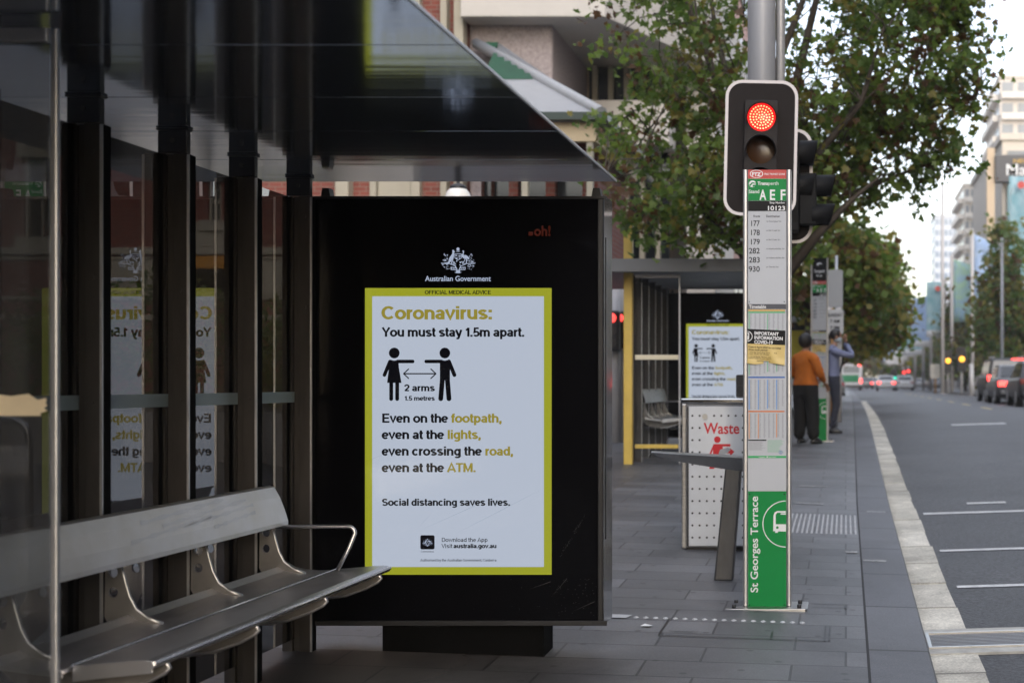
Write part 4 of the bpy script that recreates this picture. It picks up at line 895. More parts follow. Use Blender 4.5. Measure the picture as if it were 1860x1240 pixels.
LEAF = [(0, 0), (.18, .10), (.50, .06), (.34, .30), (.52, .56), (.22, .55), (0, 1.0), (-.22, .55), (-.52, .56), (-.34, .30), (-.50, .06), (-.18, .10)]
def tree(label, base, trunk_h, trunk_r, lobes, nclump, nleaf, lsize, wts, seed, group, lean_=(0, 0), limbs=7, cspread=.42, simple=False, name='street_tree'):
    rn = random.Random(seed); bx, by, bz = base
    t = thing(name, label, 'tree', base, group=group)
    top = Vector((bx + lean_[0], by + lean_[1], bz + trunk_h))
    b = MB(); b.tube([(bx, by, bz - .1), (bx + .02, by, bz + .15), (bx + lean_[0] * .5, by + lean_[1] * .5, bz + trunk_h * .5), top], [trunk_r * 1.5, trunk_r * 1.1, trunk_r, trunk_r * .85], 12)
    vol = [(r[0] * r[1] * r[2]) ** .72 for _, r in lobes]; ends = []
    def inside():
        c, r = rn.choices(lobes, vol)[0]
        while True:
            p = Vector((rn.uniform(-1, 1), rn.uniform(-1, 1), rn.uniform(-1, 1)))
            if .12 < p.length < 1: break
        p *= (.55 + .45 * p.length) / max(p.length, .3) * p.length ** .3
        return Vector((c[0] + r[0] * p.x, c[1] + r[1] * p.y, c[2] + r[2] * p.z))
    main = []
    for i in range(limbs):
        e = inside(); st_ = top - Vector((0, 0, rn.uniform(0, trunk_h * .25)))
        m1 = st_.lerp(e, .35) + Vector((rn.uniform(-.2, .2), rn.uniform(-.2, .2), .25 * (e - st_).length * .5)); m2 = st_.lerp(e, .7) + Vector((rn.uniform(-.2, .2), rn.uniform(-.2, .2), .12))
        b.tube([st_, m1, m2, e], [trunk_r * .5, trunk_r * .34, trunk_r * .2, trunk_r * .07], 7); main += [m1, m2, e]
    L = MB()
    for k in range(nclump):
        c = inside(); a = min(main, key=lambda q: (q - c).length); main.append(c) if len(main) < 260 else None
        if not simple or k % 4 == 0:
            mid = a.lerp(c, .5) + Vector((rn.uniform(-.15, .15), rn.uniform(-.15, .15), rn.uniform(-.05, .2)))
            b.tube([a, mid, c], [trunk_r * .075, trunk_r * .05, trunk_r * .025], 4, cap=False)
        tone = rn.choices(range(4), wts)[0]; sp = cspread * rn.uniform(.6, 1.3)
        ax = Vector((rn.gauss(0, 1), rn.gauss(0, 1), rn.gauss(0, .6))).normalized()
        for j in range(nleaf):
            p = c + ax * rn.uniform(-1, 1) * sp + Vector((rn.gauss(0, 1), rn.gauss(0, 1), rn.gauss(0, .8))) * sp * .38
            d = Vector((rn.gauss(0, 1), rn.gauss(0, 1), rn.gauss(-.5, .8))).normalized(); n_ = Vector((rn.gauss(0, .8), rn.gauss(0, .8), rn.gauss(.7, .6)))
            x = d.cross(n_).normalized(); n_ = x.cross(d); s = lsize * rn.uniform(.5, 1.3); fold = rn.uniform(.05, .35); o = len(L.v)
            mt = tone if rn.random() < .7 else rn.choices(range(4), wts)[0]
            if simple:
                L.v += [tuple(p), tuple(p + d * s * .5 + x * s * .42), tuple(p + d * s), tuple(p + d * s * .5 - x * s * .42)]; L.f.append((o, o + 1, o + 2, o + 3)); L.m.append(mt); L.s.append(False)
            else:
                L.v += [tuple(p + (x * u + d * v + n_ * abs(u) * fold) * s) for u, v in LEAF]
                L.f += [tuple(o + i for i in (0, 1, 2, 3, 4, 5, 6)), tuple(o + i for i in (0, 6, 7, 8, 9, 10, 11))]; L.m += [mt, mt]; L.s += [False, False]
    b.build('trunk', bark, t); L.build('crown', leaf_m, t)
    return t
GT = 'plane trees along the footpath'
tree('nearest plane tree with a broad leafy crown behind the lit traffic signal', (-.98, 17.2, zf(-.98, 17.2)), 2.6, .17,
     [((-.75, 17, 6.6), (2.35, 2.0, 2.6)), ((.75, 17.3, 5.75), (.95, 1.3, 1.55)), ((-1.9, 16.9, 4.25), (1.15, 1.2, 1.15)), ((-.95, 17.0, 4.1), (.95, 1.1, 1.1)), ((-1.35, 16.5, 3.75), (1.0, .8, .6)), ((-1.35, 16.5, 3.75), (.9, .7, .5)), ((.55, 17.4, 4.3), (.75, .8, .65)), ((.05, 17.4, 4.3), (.7, .8, .75)), ((1.2, 17.2, 4.35), (.5, .5, .26)), ((1.35, 17.2, 5.3), (.5, .6, .5)), ((1.0, 17.2, 6.6), (.75, .8, .8))],
     900, 27, .098, (5, 5, 2.6, 1.6), 3, GT, limbs=18, cspread=.27)
tree('second plane tree in the row, its darker crown hanging low behind the distant pylon', (-.75, 31, zf(-.75, 31)), 2.3, .18,
     [((-.5, 31, 4.2), (1.25, 1.5, 1.3)), ((.35, 31.2, 3.9), (.75, 1, .9))], 240, 20, .2, (2, 4, 4, 2), 8, GT, limbs=9, simple=True, cspread=.5)
tree('third plane tree in the row, olive crown beyond the sign board', (-1.0, 43, zf(-1, 43)), 2.2, .2,
     [((.4, 43, 4.6), (1.25, 1.5, 1.5)), ((1.1, 43, 3.5), (.6, .8, .8))], 240, 20, .24, (1, 4, 5, 1.5), 12, GT, limbs=8, simple=True, cspread=.6)
tree('fourth plane tree in the row, low olive crown over the far kerb', (-1.6, 58, zf(-1.6, 58)), 2.2, .2,
     [((.7, 58, 4.6), (1.7, 1.8, 1.9))], 260, 20, .28, (1, 3, 5, 2), 15, GT, limbs=8, simple=True, cspread=.7)
tree('fifth plane tree in the row, farthest yellowing crown above the bus', (-.6, 84, zf(-.6, 84)), 2.2, .2,
     [((.3, 84, 5.0), (1.8, 1.8, 1.7))], 260, 18, .36, (1, 2, 5, 3), 16, GT, limbs=7, simple=True, cspread=.8)
GR = 'dark trees along the far side of the road'
for i, (x, y, hgt, rad, lab) in enumerate(((8.45, 76, 9.8, 1.5, 'slender dark tree by the grey pole behind the queued cars'), (9.3, 109, 10, 2.1, 'rounded dark tree beside the amber signals'), (9.7, 78, 5.6, 2.1, 'dense dark tree low at the right edge behind the queued cars'),
        (11.0, 107, 7.2, 3.4, 'dark tree between the amber signals and the queued cars'), (12.5, 140, 7, 3.4, 'dim tree behind the banner poles'), (12.5, 185, 7, 4, 'more distant dim tree behind the banner poles'), (12.5, 235, 7.5, 5, 'farthest dim tree at the end of the banner row'))):
    z0 = zr(x, y) + .1
    tree(lab, (x, y, z0), 1.7, .12, [((x, y, z0 + 1.5 + (hgt - 1.5) * .32), (rad, rad, (hgt - 1.5) * .36)), ((x + .1, y, z0 + hgt * .68), (rad * .62, rad * .62, hgt * .30))], 300, 16, .26 + y * .001, (1, 5, 4, 1.5), 30 + i, GR, limbs=6, simple=True, cspread=.4 + y * .003)
tree('wide distant tree mass closing the end of the street', (-1, 240, .7), 3, .3, [((.5, 240, 6), (7.5, 5, 6.5)), ((6.5, 250, 4.2), (6, 5, 4))], 300, 16, .8, (0, 3, 4, 2), 77, None, limbs=6, simple=True, cspread=1.5)

# ------------------------------------------------------------------ buildings, left side
brick = M_brick('red_brick', (.175, .042, .032), (.24, .062, .043), (.21, .15, .12), .24, .082, .009, 'BOX', rough=.85, dirt=.25)
cream = M('cream_render', (.38, .35, .28), .8, var=.08, vs_=2, bump=.1); dkwin = M('dark_window_glass', (.014, .017, .02), .08, spec=.6)
conc = M('pale_concrete', (.56, .53, .49), .85, var=.07, vs_=1.2, bump=.1); agg = M('pebbled_concrete', (.36, .31, .31), .95, var=.3, vs_=22, bump=.9, bs=26)
def window(t, x0, x1, y, z0, z1, ny=1, frame=cream, lintel=True):
    """recessed window in a wall whose face is at y, facing the street's start"""
    f = MB()
    f.box(x0 - .018, x0 + .03, y + .02, y + .2, z0, z1); f.box(x1 - .03, x1 + .018, y + .02, y + .2, z0, z1)
    f.box(x0 + .031, x1 - .031, y + .04, y + .1, (z0 + z1) / 2 - .03, (z0 + z1) / 2 + .03); f.box((x0 + x1) / 2 - .02, (x0 + x1) / 2 + .02, y + .05, y + .09, z0 + .01, (z0 + z1) / 2 - .031)
    w_ = f.build('window', frame, t, bevel=.006)
    f = MB(); f.box(x0 + .001, x1 - .001, y + .105, y + .12, z0, z1); f.build('pane', dkwin, w_)
    f = MB(); f.box(x0 - .16, x1 + .16, y - .12, y - .002, z0 - .2, z0 - .001)
    f.build('sill', frame, w_, bevel=.01)
    if lintel: f = MB(); f.box(x0 - .14, x1 + .14, y - .07, y - .002, z1 + .001, z1 + .3); f.build('lintel', frame, w_, bevel=.01)
def wall_with_holes(mb, x0, x1, z0, z1, y, holes, m=0, depth=.3):
    xs = sorted({x0, x1, *[h[0] for h in holes], *[h[1] for h in holes]}); zs = sorted({z0, z1, *[h[2] for h in holes], *[h[3] for h in holes]})
    for a, b in zip(xs, xs[1:]):
        for c, d in zip(zs, zs[1:]):
            if any(h[0] - 1e-6 <= a and b <= h[1] + 1e-6 and h[2] - 1e-6 <= c and d <= h[3] + 1e-6 for h in holes): continue
            mb.quad((a, y, c), (b, y, c), (b, y, d), (a, y, d), m)
    for a, b, c, d in holes:
        mb.quad((a, y, c), (a, y + depth, c), (b, y + depth, c), (b, y, c), m); mb.quad((a, y, d), (b, y, d), (b, y + depth, d), (a, y + depth, d), m)
        mb.quad((a, y, c), (a, y, d), (a, y + depth, d), (a, y + depth, c), m); mb.quad((b, y, c), (b, y + depth, c), (b, y + depth, d), (b, y, d), m)
def heritage():
    Y = 26.0; X0, X1 = -23, -7.01; zb = g(Y) + .25
    t = thing('brick_building', 'heritage red brick building with cream bands and windows behind the shelter glass', 'building', (-12, Y, zb))
    fxx = lambda px: (px - CX) * Y / F; fz = lambda py: EYE - (py - CY) * Y / F
    holes = [(fxx(44), fxx(102), fz(432), fz(285)), (fxx(-180), fxx(-120), fz(432), fz(285)), (fxx(378), fxx(402), fz(402), fz(330)), (fxx(862), fxx(905), fz(420), fz(150)), (fxx(940), fxx(975), fz(420), fz(150)), (fxx(378), fxx(402), fz(110), fz(-60)), (fxx(180), fxx(240), fz(110), fz(-60)), (fxx(44), fxx(102), fz(110), fz(-60)), (fxx(560), fxx(610), fz(110), fz(-60))]
    holes = [h for h in holes if h[1] < X1]
    w_ = MB(); wall_with_holes(w_, X0, X1, zb - 1.2, 14.5, Y, holes)
    w_.quad((X1, Y, zb - 1.2), (X1, Y + 9, zb - 1.2), (X1, Y + 9, 14.5), (X1, Y, 14.5)); w_.quad((X0, Y, 14.5), (X1, Y, 14.5), (X1, Y + 9, 14.5), (X0, Y + 9, 14.5))
    w_.quad((X0, Y, zb - 1.2), (X0, Y, 14.5), (X0, Y + 9, 14.5), (X0, Y + 9, zb - 1.2))
    w_.build('wall', brick, t)
    for h in holes: window(t, h[0] + .02, h[1] - .02, Y + .02, h[2] + .01, h[3] - .01)
    b = MB()
    for a, c, d in ((450, 463, .10), (467, 472, .06), (538, 545, .07), (572, 581, .09)): b.box(X0, X1 + .02, Y - d, Y - .003, fz(c), fz(a))
    b.box(X0, X1 + .03, Y - .2, Y - .003, 14.2, 14.8); b.box(X0, X1 + .02, Y - .1, Y - .003, fz(-95), fz(-110))
    b.build('cream_band', cream, t, bevel=.012)
    b = MB(); b.box(fxx(195), fxx(560), Y - .05, Y - .004, fz(537), fz(473)); b.box(fxx(355), fxx(412), Y - .06, Y - .004, fz(449), fz(404)); b.build('cream_panel', cream, t, bevel=.01)
    b = MB()
    for a, c, d in ((618, 642, .28), (676, 688, .16), (752, 768, .2), (806, 818, .25), (832, 849, .3)): b.box(fxx(a), fxx(c), Y - d, Y - .003, zb, 14.15)
    b.box(fxx(689), fxx(751), Y - .09, Y - .003, zb, 14.1)
    b.build('pilaster', cream, t, bevel=.015)
    b = MB(); b.box(fxx(352), fxx(412), Y - .10, Y - .062, fz(488), fz(466)); b.build('orange_sign', M('orange_sign_board', (.55, .24, .02), .5), t)
    b = MB(); b.box(fxx(350), fxx(414), Y - .14, Y - .101, fz(530), fz(489)); b.build('dark_sign', m_black, t)
    return t
heritage()
# hedge plants and pots against the wall
def pot_plant(label, x, y, h, r, seed):
    z = g(y) + .25
    t = thing('potted_shrub', label, 'plant', (x, y, z), group='potted shrubs against the brick building'); rn = random.Random(seed)
    b = MB(); b.prism([(math.cos(R(a)), math.sin(R(a))) for a in range(0, 360, 20)], lambda u, v, d: (x + u * r * (.55 + .2 * (d - z)), y + v * r * (.55 + .2 * (d - z)), d), z - .05, z + .55); b.build('pot', M('pot_grey', (.30, .29, .28), .7, var=.15), t)
    L = MB()
    for _ in range(900):
        q = Vector((rn.gauss(0, 1), rn.gauss(0, 1), rn.gauss(0, 1))).normalized() * rn.random() ** .4; p = Vector((x + q.x * r, y + q.y * r, z + .55 + h / 2 + q.z * h / 2)); d = Vector((rn.gauss(0, 1), rn.gauss(0, 1), rn.gauss(.3, .6))).normalized(); e = d.orthogonal().normalized(); s = .1
        o = len(L.v); L.v += [tuple(p), tuple(p + d * s * .5 + e * s * .25), tuple(p + d * s), tuple(p + d * s * .5 - e * s * .25)]; L.f.append((o, o + 1, o + 2, o + 3)); L.m.append(rn.choice((0, 1, 1, 2))); L.s.append(False)
    L.build('foliage', leaf_m, t)
pot_plant('big potted shrub seen through the near end screen', -9.3, 16.6, 1.5, .85, 1)
for i, (x_, y_, h_, r_, lb) in enumerate(((-7.9, 16.3, 1.7, .8, 'bushy potted shrub behind the nearest glass panes'), (-7.0, 16.5, 1.5, .7, 'round potted shrub behind the middle glass panes'), (-8.7, 15.6, 1.2, .6, 'small dark potted shrub in front of the bigger ones'), (-10.6, 16.2, 1.6, .8, 'wide potted shrub at the left edge of the forecourt'))):
    pot_plant(lb, x_, y_, h_, r_, 40 + i)
pot_plant('potted shrub seen between the last two shelter posts', -6.35, 16.2, 1.1, .55, 2)
# low stone wall along the building forecourt
fw = MB(); fw.box(-14, -5.3, 17.2, 17.5, g(17) - .1, g(17) + .95); tag(fw.build('forecourt_wall', M('forecourt_stone', (.33, .31, .29), .8, var=.15, vs_=2), bevel=.02), 'low grey forecourt wall in front of the brick building', 'wall')
# globe lamp over the panel
o = thing('globe_lamp', 'white globe lamp with a black cap in front of the brick building', 'street lamp', (P(832, 360, 15).x, 15, g(15) + .2)); c = P(832, 362, 15)
b = MB(); b.tube([(c.x, 15, g(15)), (c.x, 15, c.z - .16)], .035, 10); b.build('post', m_blackmatt, o)
b = MB(); b.ell(c, (.14, .14, .14)); b.build('globe', M('opal_globe', (.75, .74, .7), .3), o)
b = MB(); b.ell((c.x, 15, c.z + .12), (.09, .09, .05)); b.tube([(c.x, 15, c.z + .14), (c.x, 15, c.z + .2)], .02, 8); b.build('cap', m_blackmatt, o)
def veranda():
    Y0, Y1 = 21.5, 25.9; xe = P(1092, 0, Y0).x; ze = P(0, 212, Y0).z; xl = P(850, 0, Y0).x; ap = P(865, 85, Y1)
    t = thing('veranda_building', 'low brick hall with a grey and green hipped metal roof right of the shelter roof', 'building', (-5, Y0, g(Y0)))
    rf = M('roof_metal_grey', (.34, .35, .37), .5, .2, var=.06); grn = M('roof_metal_green', (.006, .06, .026), .5, var=.15, vs_=4)
    A, B, C, D_, E_ = Vector((xl, Y0, ze)), Vector((xe, Y0, ze)), ap, Vector((xl - .6, Y1, ap.z)), Vector((xe, Y1, ze)); up = Vector((0, 0, .06))
    b = MB(); b.add([A + up, B + up, C + up, D_ + up, E_ + up, A, B, E_, Vector((xl - .6, Y1, ze))], [(0, 1, 2, 3), (1, 4, 2), (5, 8, 7, 6), (0, 3, 8, 5), (4, 7, 8, 3, 2)])
    roof = b.build('roof', rf, t)
    L_ = lambda u, v: A.lerp(D_, v).lerp(B.lerp(C, v), u)
    b = MB(); n = 9
    for i in range(n):
        v0, v1, v2 = [.43 + .55 * q / n for q in (i, i + .5, i + 1)]; lo = Vector((0, 0, .07)); hi = Vector((0, -.03, .13)); ue = lambda v: .86 - (v - .43) * .25
        b.quad(L_(0, v0) + lo, L_(ue(v0), v0) + lo, L_(ue(v1), v1) + hi, L_(0, v1) + hi); b.quad(L_(0, v1) + hi, L_(ue(v1), v1) + hi, L_(ue(v2), v2) + lo, L_(0, v2) + lo)
    b.build('green_roof_sheet', grn, roof)
    b = MB(); b.tube([B + up, C + up], .1, 8); b.build('ridge_cap', rf, roof)
    b = MB(); b.box(xl, xe + .1, Y0 - .1, Y0 - .005, ze - .06, ze + .055); b.box(xe + .005, xe + .1, Y0, Y1, ze - .06, ze + .055); b.build('gutter', M('gutter_dark_green', (.012, .03, .022), .4), roof)
    b = MB(); b.box(xl, xe - .25, Y0 + .1, Y0 + .25, ze - .36, ze - .07); b.box(xe - .249, xe - .1, Y0 + .1, Y1, ze - .36, ze - .07); b.build('fascia_beam', M('beam_cream', (.58, .47, .31), .7), t)
    b = MB(); wy = Y0 + 1.4; holes = [(xe - 1.0 - i * .6, xe - .55 - i * .6, g(Y0) + .9, ze - .5) for i in range(3)]
    wall_with_holes(b, xl, xe - .3, g(Y0) - .3, ze - .02, wy, holes); b.quad((xe - .3, wy, g(Y0) - .3), (xe - .3, Y1, g(Y0) - .3), (xe - .3, Y1, ze - .02), (xe - .3, wy, ze - .02)); b.quad((xl, wy, g(Y0) - .3), (xl, Y1, g(Y0) - .3), (xl, Y1, ze - .02), (xl, wy, ze - .02)); b.build('wall', brick, t)
    for h in holes:
        f = MB(); f.box(h[0], h[1], wy + .2, wy + .22, h[2], h[3]); f.build('window', dkwin, t)
    for i in range(2):
        f = MB(); x = xe - .2 - i * 1.0; f.box(x - .05, x + .05, Y0 + .12, Y0 + .24, g(Y0) - .2, ze - .365); f.build('veranda_post', cream, t, bevel=.01)
veranda()
def concrete_block():
    Y = 26.1; q = lambda px, py, y=Y: P(px, py, y)
    t = thing('concrete_building', 'pale concrete building with a deep overhanging upper floor above the hall roof', 'building', (-8, Y, g(Y)))
    xl = -7.0; xr = q(1003, 0).x; z1 = q(0, 46).z; zt = z1 + 7
    b = MB(); b.box(xl, xr, Y + .02, Y + 14, g(Y) - .3, z1 + .3); b.build('lower_storey', agg, t, bevel=.05)
    xs = q(1150, 0).x
    b = MB(); b.box(xr + .002, xs, Y + 3.5, Y + 14, g(Y) - .3, z1 + .3); b.build('recessed_wall', M('tan_concrete', (.42, .35, .28), .85, var=.08), t)
    xo = q(1098, 0, Y - .6).x
    prof = [(xl, Y - .6), (xo, Y - .6), (xo + 1.55, Y + 3.2), (xo + 1.55, Y + 14), (xl, Y + 14)]
    b = MB(); b.prism(prof, lambda u, v, d: (u, v, d), z1 + .0, z1 + 2.6); b.prism(prof, lambda u, v, d: (u, v, d), z1 + 4.4, z1 + 7); b.build('overhang', conc, t, bevel=.02)
    b = MB(); b.box(xl, xo - .3, Y + .1, Y + 14, z1 + 2.6, z1 + 4.4); b.build('window_band', dkwin, t)
    b = MB()
    for i in range(5): x = xr + .15 + i * .33; b.box(x, x + .10, Y + 3.3, Y + 3.46, g(Y) + 2, z1 - .002)
    b.build('window_mullion', cream, t)
    b = MB(); b.box(xr + .05, xr + 1.75, Y + 3.47, Y + 3.49, g(Y) + 2, z1 - .01); b.build('window', dkwin, t)
    b = MB(); b.box(xr + .02, xs + .4, Y + 2.2, Y + 3.2, q(0, 205, Y + 2).z - .6, q(0, 178, Y + 2).z); b.build('balcony_front', conc, t, bevel=.02)
    b = MB(); b.box(xs + .55, xs + 1.15, Y + 4, Y + 9, g(Y), z1 + 9); b.build('pier', conc, t)
concrete_block()
def block(name, label, x0, x1, y0, y1, z0, z1, wm, wins, group=None, storeys=8, bays=6, face='front', side=None, roof=True, bal=False):
    t = thing(name, label, 'building', ((x0 + x1) / 2, y0, z0), group=group)
    b = MB(); b.box(x0, x1, y0, y1, z0, z1); b.build('wall', wm, t)
    h = (z1 - z0) / storeys; wd = (x1 - x0) / bays
    def band(mb, i, j, f):
        zl, zh = z0 + h * (i + .28), z0 + h * (i + .8)
        if f == 'front': a, c = x0 + wd * (j + .15), x0 + wd * (j + .85); mb.box(a, c, y0 - .06, y0 - .01, zl, zh)
        else:
            n = bays; dd = (y1 - y0) / n; a, c = y0 + dd * (j + .15), y0 + dd * (j + .85)
            if f == 'left': mb.box(x0 - .06, x0 - .01, a, c, zl, zh)
            else: mb.box(x1 + .01, x1 + .06, a, c, zl, zh)
    for f in ([face] if not side else [face, side]):
        for i in range(storeys):
            mb = MB()
            for j in range(bays): band(mb, i, j, f)
            w_ = mb.build('window_row', wins, t)
            if bal:
                s = MB()
                if f == 'front': s.box(x0 + wd * .1, x1 - wd * .1, y0 - .9, y0 - .07, z0 + h * i, z0 + h * (i + .3))
                else:
                    q = x0 if f == 'left' else x1; d = -1 if f == 'left' else 1; s.box(min(q + d * .07, q + d * .9), max(q + d * .07, q + d * .9), y0 + 1, y1 - 1, z0 + h * i, z0 + h * (i + .3))
                s.build('balcony', M('balcony_pale', (.62, .58, .52), .8), w_)
    if roof: mb = MB(); mb.box(x0 - .2, x1 + .2, y0 - .2, y1 + .2, z1 + .002, z1 + .5); mb.build('parapet', wm, t)
    return t
bw = M('tower_beige', (.52, .48, .43), .8, var=.05); bc = M('tower_cream', (.58, .53, .46), .8, var=.05); bb_ = M('tower_blue_grey', (.50, .54, .60), .5, var=.05); win_p = M('tower_window', (.16, .18, .20), .15); brn = M('tower_brown', (.30, .17, .14), .8, var=.1); win_b = M('tower_window_blue', (.22, .28, .36), .1)
block('office_tower', 'tall reddish brown office tower glimpsed through the plane tree crown', -9.5, -4.2, 52, 66, 0, 38, brn, win_p, storeys=12, bays=6, side='right')
block('apartment_tower', 'pale apartment tower seen through gaps at the top of the tree', -7.2, -4.0, 78, 90, 0, 44, conc, win_p, storeys=14, bays=4, side='right')
block('brick_terrace', 'brick and render terrace beyond the yellow framed shelter', -10, -5.9, 42, 50, .4, 11, M_brick('brown_brick', (.22, .09, .07), (.28, .13, .10), (.3, .25, .22), .24, .082, .009, 'BOX'), win_p, storeys=3, bays=5, side='right')
block('office_building', 'long grey office row on the left beyond the plane trees', -34, -8.5, 96, 160, 0, 30, M('office_stone', (.22, .21, .20), .8, var=.1), win_p, storeys=9, bays=12, side='right')
block('office_building', 'farther brown office row on the left toward the end of the street', -36, -9.5, 168, 300, 0, 26, brn, win_p, storeys=8, bays=16, side='right')
# right hand side of the street
block('apartment_tower', 'tall beige apartment tower with stacked balconies at the right edge of the sky', 22.5, 34, 205, 225, 0, 46, bw, win_p, storeys=15, bays=5, side='left', bal=True)
t = block('shop_building', 'cream building with an orange edge and dark sign at the right', 11.6, 30, 104, 128, 0, 19.5, bc, win_p, storeys=5, bays=7)
b = MB(); q = lambda px, py: P(px, py, 103.6)
b.box(q(1792, 0).x, q(1806, 0).x, 103.3, 103.9, 1, q(0, 270).z); b.build('orange_edge', M('orange_cladding', (.50, .39, .27), .6), t)
b = MB(); b.box(q(1807, 0).x, q(1905, 0).x, 103.0, 103.9, q(0, 332).z, q(0, 284).z); sg = b.build('sign_board', M('sign_charcoal', (.06, .06, .066), .5), t)
b = MB(); b.text('Market', 1828, 1918, 318, 20, plane(102.95), 0, .012); b.text('NEW', 1841, 1872, 296, 7, plane(102.95), 1, .02); b.build('sign_lettering', [m_white, M('gold_lettering', (.5, .32, .06), .5)], sg)
b = MB(); b.box(q(1830, 0).x, q(1905, 0).x, 103.4, 103.9, q(0, 470).z, q(0, 335).z); b.build('teal_window', M('teal_glass', (.12, .24, .28), .2, var=.3, vs_=.4, stretch=(4, 1, .3)), t)
b = MB(); b.tube([q(1600, 282) + Vector((0, 20, 0)), q(1800, 268), q(1960, 268)], .06, 6); 
block('office_tower', 'slim pale blue grey office tower in the far distance', 21.0, 26.2, 330, 345, 0, 40.5, bb_, win_b, storeys=16, bays=5, side='left')
block('apartment_tower', 'narrow cream apartment tower with balconies behind the banner poles', 19.6, 22.5, 232, 250, 0, 34, bc, win_p, storeys=13, bays=3, side='left', bal=True)
block('office_tower', 'far pale tower low behind the row of banners', 33, 40, 520, 540, 0, 48, conc, win_b, storeys=12, bays=5, side='left')
block('shop_building', 'low pale shop row behind the dark trees at the right', 13.0, 26, 132, 200, 0, 11, conc, win_p, storeys=3, bays=8, side='left')
# the street's opposite side and a low unseen block added behind the viewer to darken reflections
dkc = M('dark_office_cladding', (.045, .047, .052), .6, var=.2)
block('office_building', 'dark office block across the road beyond the right edge', 15, 40, -30, 44, 0, 24, M('office_stone', (.22, .21, .20), .8, var=.1), win_p, storeys=7, bays=14, face='left')
block('office_building', 'low dark block added unseen behind the viewer to keep the black panel dark', -26, -2, -30, -14, 0, 9, dkc, dkwin, storeys=2, bays=10, face='front')
block('office_building', 'tall city block on the left behind the shelter', -60, -26, -30, 24, 0, 26, dkc, dkwin, storeys=7, bays=10, face='right')

# ------------------------------------------------------------------ banners and poles along the far side
m_pole2 = M('banner_pole_paint', (.46, .44, .43), .5, .2)
def M_banner(name, a, b, c):
    m = bpy.data.materials.new(name); m.use_nodes = True; n = m.node_tree.nodes; l = m.node_tree.links; p = n['Principled BSDF']; p.inputs['Roughness'].default_value = .7
    tc = n.new('ShaderNodeTexCoord'); t = n.new('ShaderNodeTexNoise'); t.inputs['Scale'].default_value = 1.1; t.inputs['Detail'].default_value = 3; t.inputs['Distortion'].default_value = 1.5; l.new(tc.outputs['Object'], t.inputs[0])
    r = n.new('ShaderNodeValToRGB'); e = r.color_ramp.elements; e[0].position = .35; e[0].color = (*a, 1); e[1].position = .62; e[1].color = (*b, 1); k = e.new(.75); k.color = (*c, 1)
    l.new(t.outputs[0], r.inputs[0]); l.new(r.outputs[0], p.inputs['Base Color']); tr = n.new('ShaderNodeBsdfTranslucent'); l.new(r.outputs[0], tr.inputs[0])
    mx_ = n.new('ShaderNodeMixShader'); mx_.inputs[0].default_value = .45; l.new(p.outputs[0], mx_.inputs[1]); l.new(tr.outputs[0], mx_.inputs[2]); l.new(mx_.outputs[0], n['Material Output'].inputs[0]); return m
bans = [M_banner('banner_blue', (.40, .54, .76), (.50, .63, .80), (.70, .75, .80)), M_banner('banner_teal', (.32, .56, .62), (.52, .68, .72), (.74, .78, .78)), M_banner('banner_green', (.34, .52, .66), (.42, .62, .46), (.56, .68, .78))]
m_bw = M('banner_white', (.78, .79, .82), .7); m_bred = M('banner_red_dot', (.6, .10, .08), .7)
GB = 'tall street banners on poles down the far side'
def banner(px, Y, top, bot, wpx, mi, label, lean_=0, white=True, dot=False, side=-1):
    x = (px - CX) * Y / F; z0 = zr(8.0, Y) + .13; k = Y / F
    t = thing('banner_pole', label, 'banner', (x, Y, z0), group=GB)
    zt, zbt = EYE - (top - CY) * k, EYE - (bot - CY) * k; wd = wpx * k
    b = MB(); b.tube([(x, Y, z0 - .1), (x, Y, zt + .25)], .09 + Y * .0004, 8); b.build('pole', m_pole2, t)
    b = MB(); n = 8; m_ = 5
    for i in range(n + 1):
        for j in range(m_ + 1):
            u, v = j / m_, i / n; sag = lean_ * wd * (1 - v)
            b.v.append((x + side * (.1 + u * wd * (1 if side else 1)), Y - .12 * math.sin(u * 3.1 + v * 4) - .3 * u * lean_, zbt + (zt - zbt) * v - lean_ * u * (zt - zbt) * .18 * v))
            if i and j: a = (i - 1) * (m_ + 1) + j - 1; b.f.append((a, a + 1, a + m_ + 2, a + m_ + 1)); b.m.append(1 if white and i <= 1 else 0); b.s.append(True)
    bn_ = b.build('banner_cloth', [bans[mi], m_bw], t); so_ = bn_.modifiers.new('Solidify', 'SOLIDIFY'); so_.thickness = .02
    if dot: b = MB(); b.disc(0, 0, .22, lambda u, v: (x + side * (.1 + wd * .35) + u, Y - .3, zt - .55 + v), 0, 14); b.build('banner_emblem', m_bred, bn_)
    return t
banner(1868, 82, 320, 532, 32, 1, 'nearest teal and white banner at the right edge of the street', dot=True)
banner(1766, 101, 424, 566, 46, 0, 'big blue banner swung out beside the slender dark tree', lean_=.9, side=1)
banner(1729, 106, 470, 585, 34, 2, 'green and blue banner just left of the big blue one', lean_=.6, side=1, white=False)
banner(1716, 110, 512, 612, 31, 1, 'pale teal banner with a red dot in the middle of the row', dot=True)
banner(1691, 128, 536, 630, 36, 0, 'blue banner left of the red dotted banner', lean_=.5)
banner(1677, 146, 560, 645, 36, 1, 'small teal banner in the far half of the row')
banner(1662, 168, 562, 648, 36, 2, 'small blue green banner beyond the teal one', lean_=.4)
banner(1650, 190, 585, 655, 34, 0, 'small faded blue banner near the end of the row')
banner(1640, 215, 590, 662, 32, 1, 'tiny teal banner near the end of the row', dot=True)
banner(1630, 240, 604, 668, 30, 0, 'tiny blue banner before the last one')
banner(1616, 275, 622, 680, 26, 2, 'tiniest banner at the far end of the row')
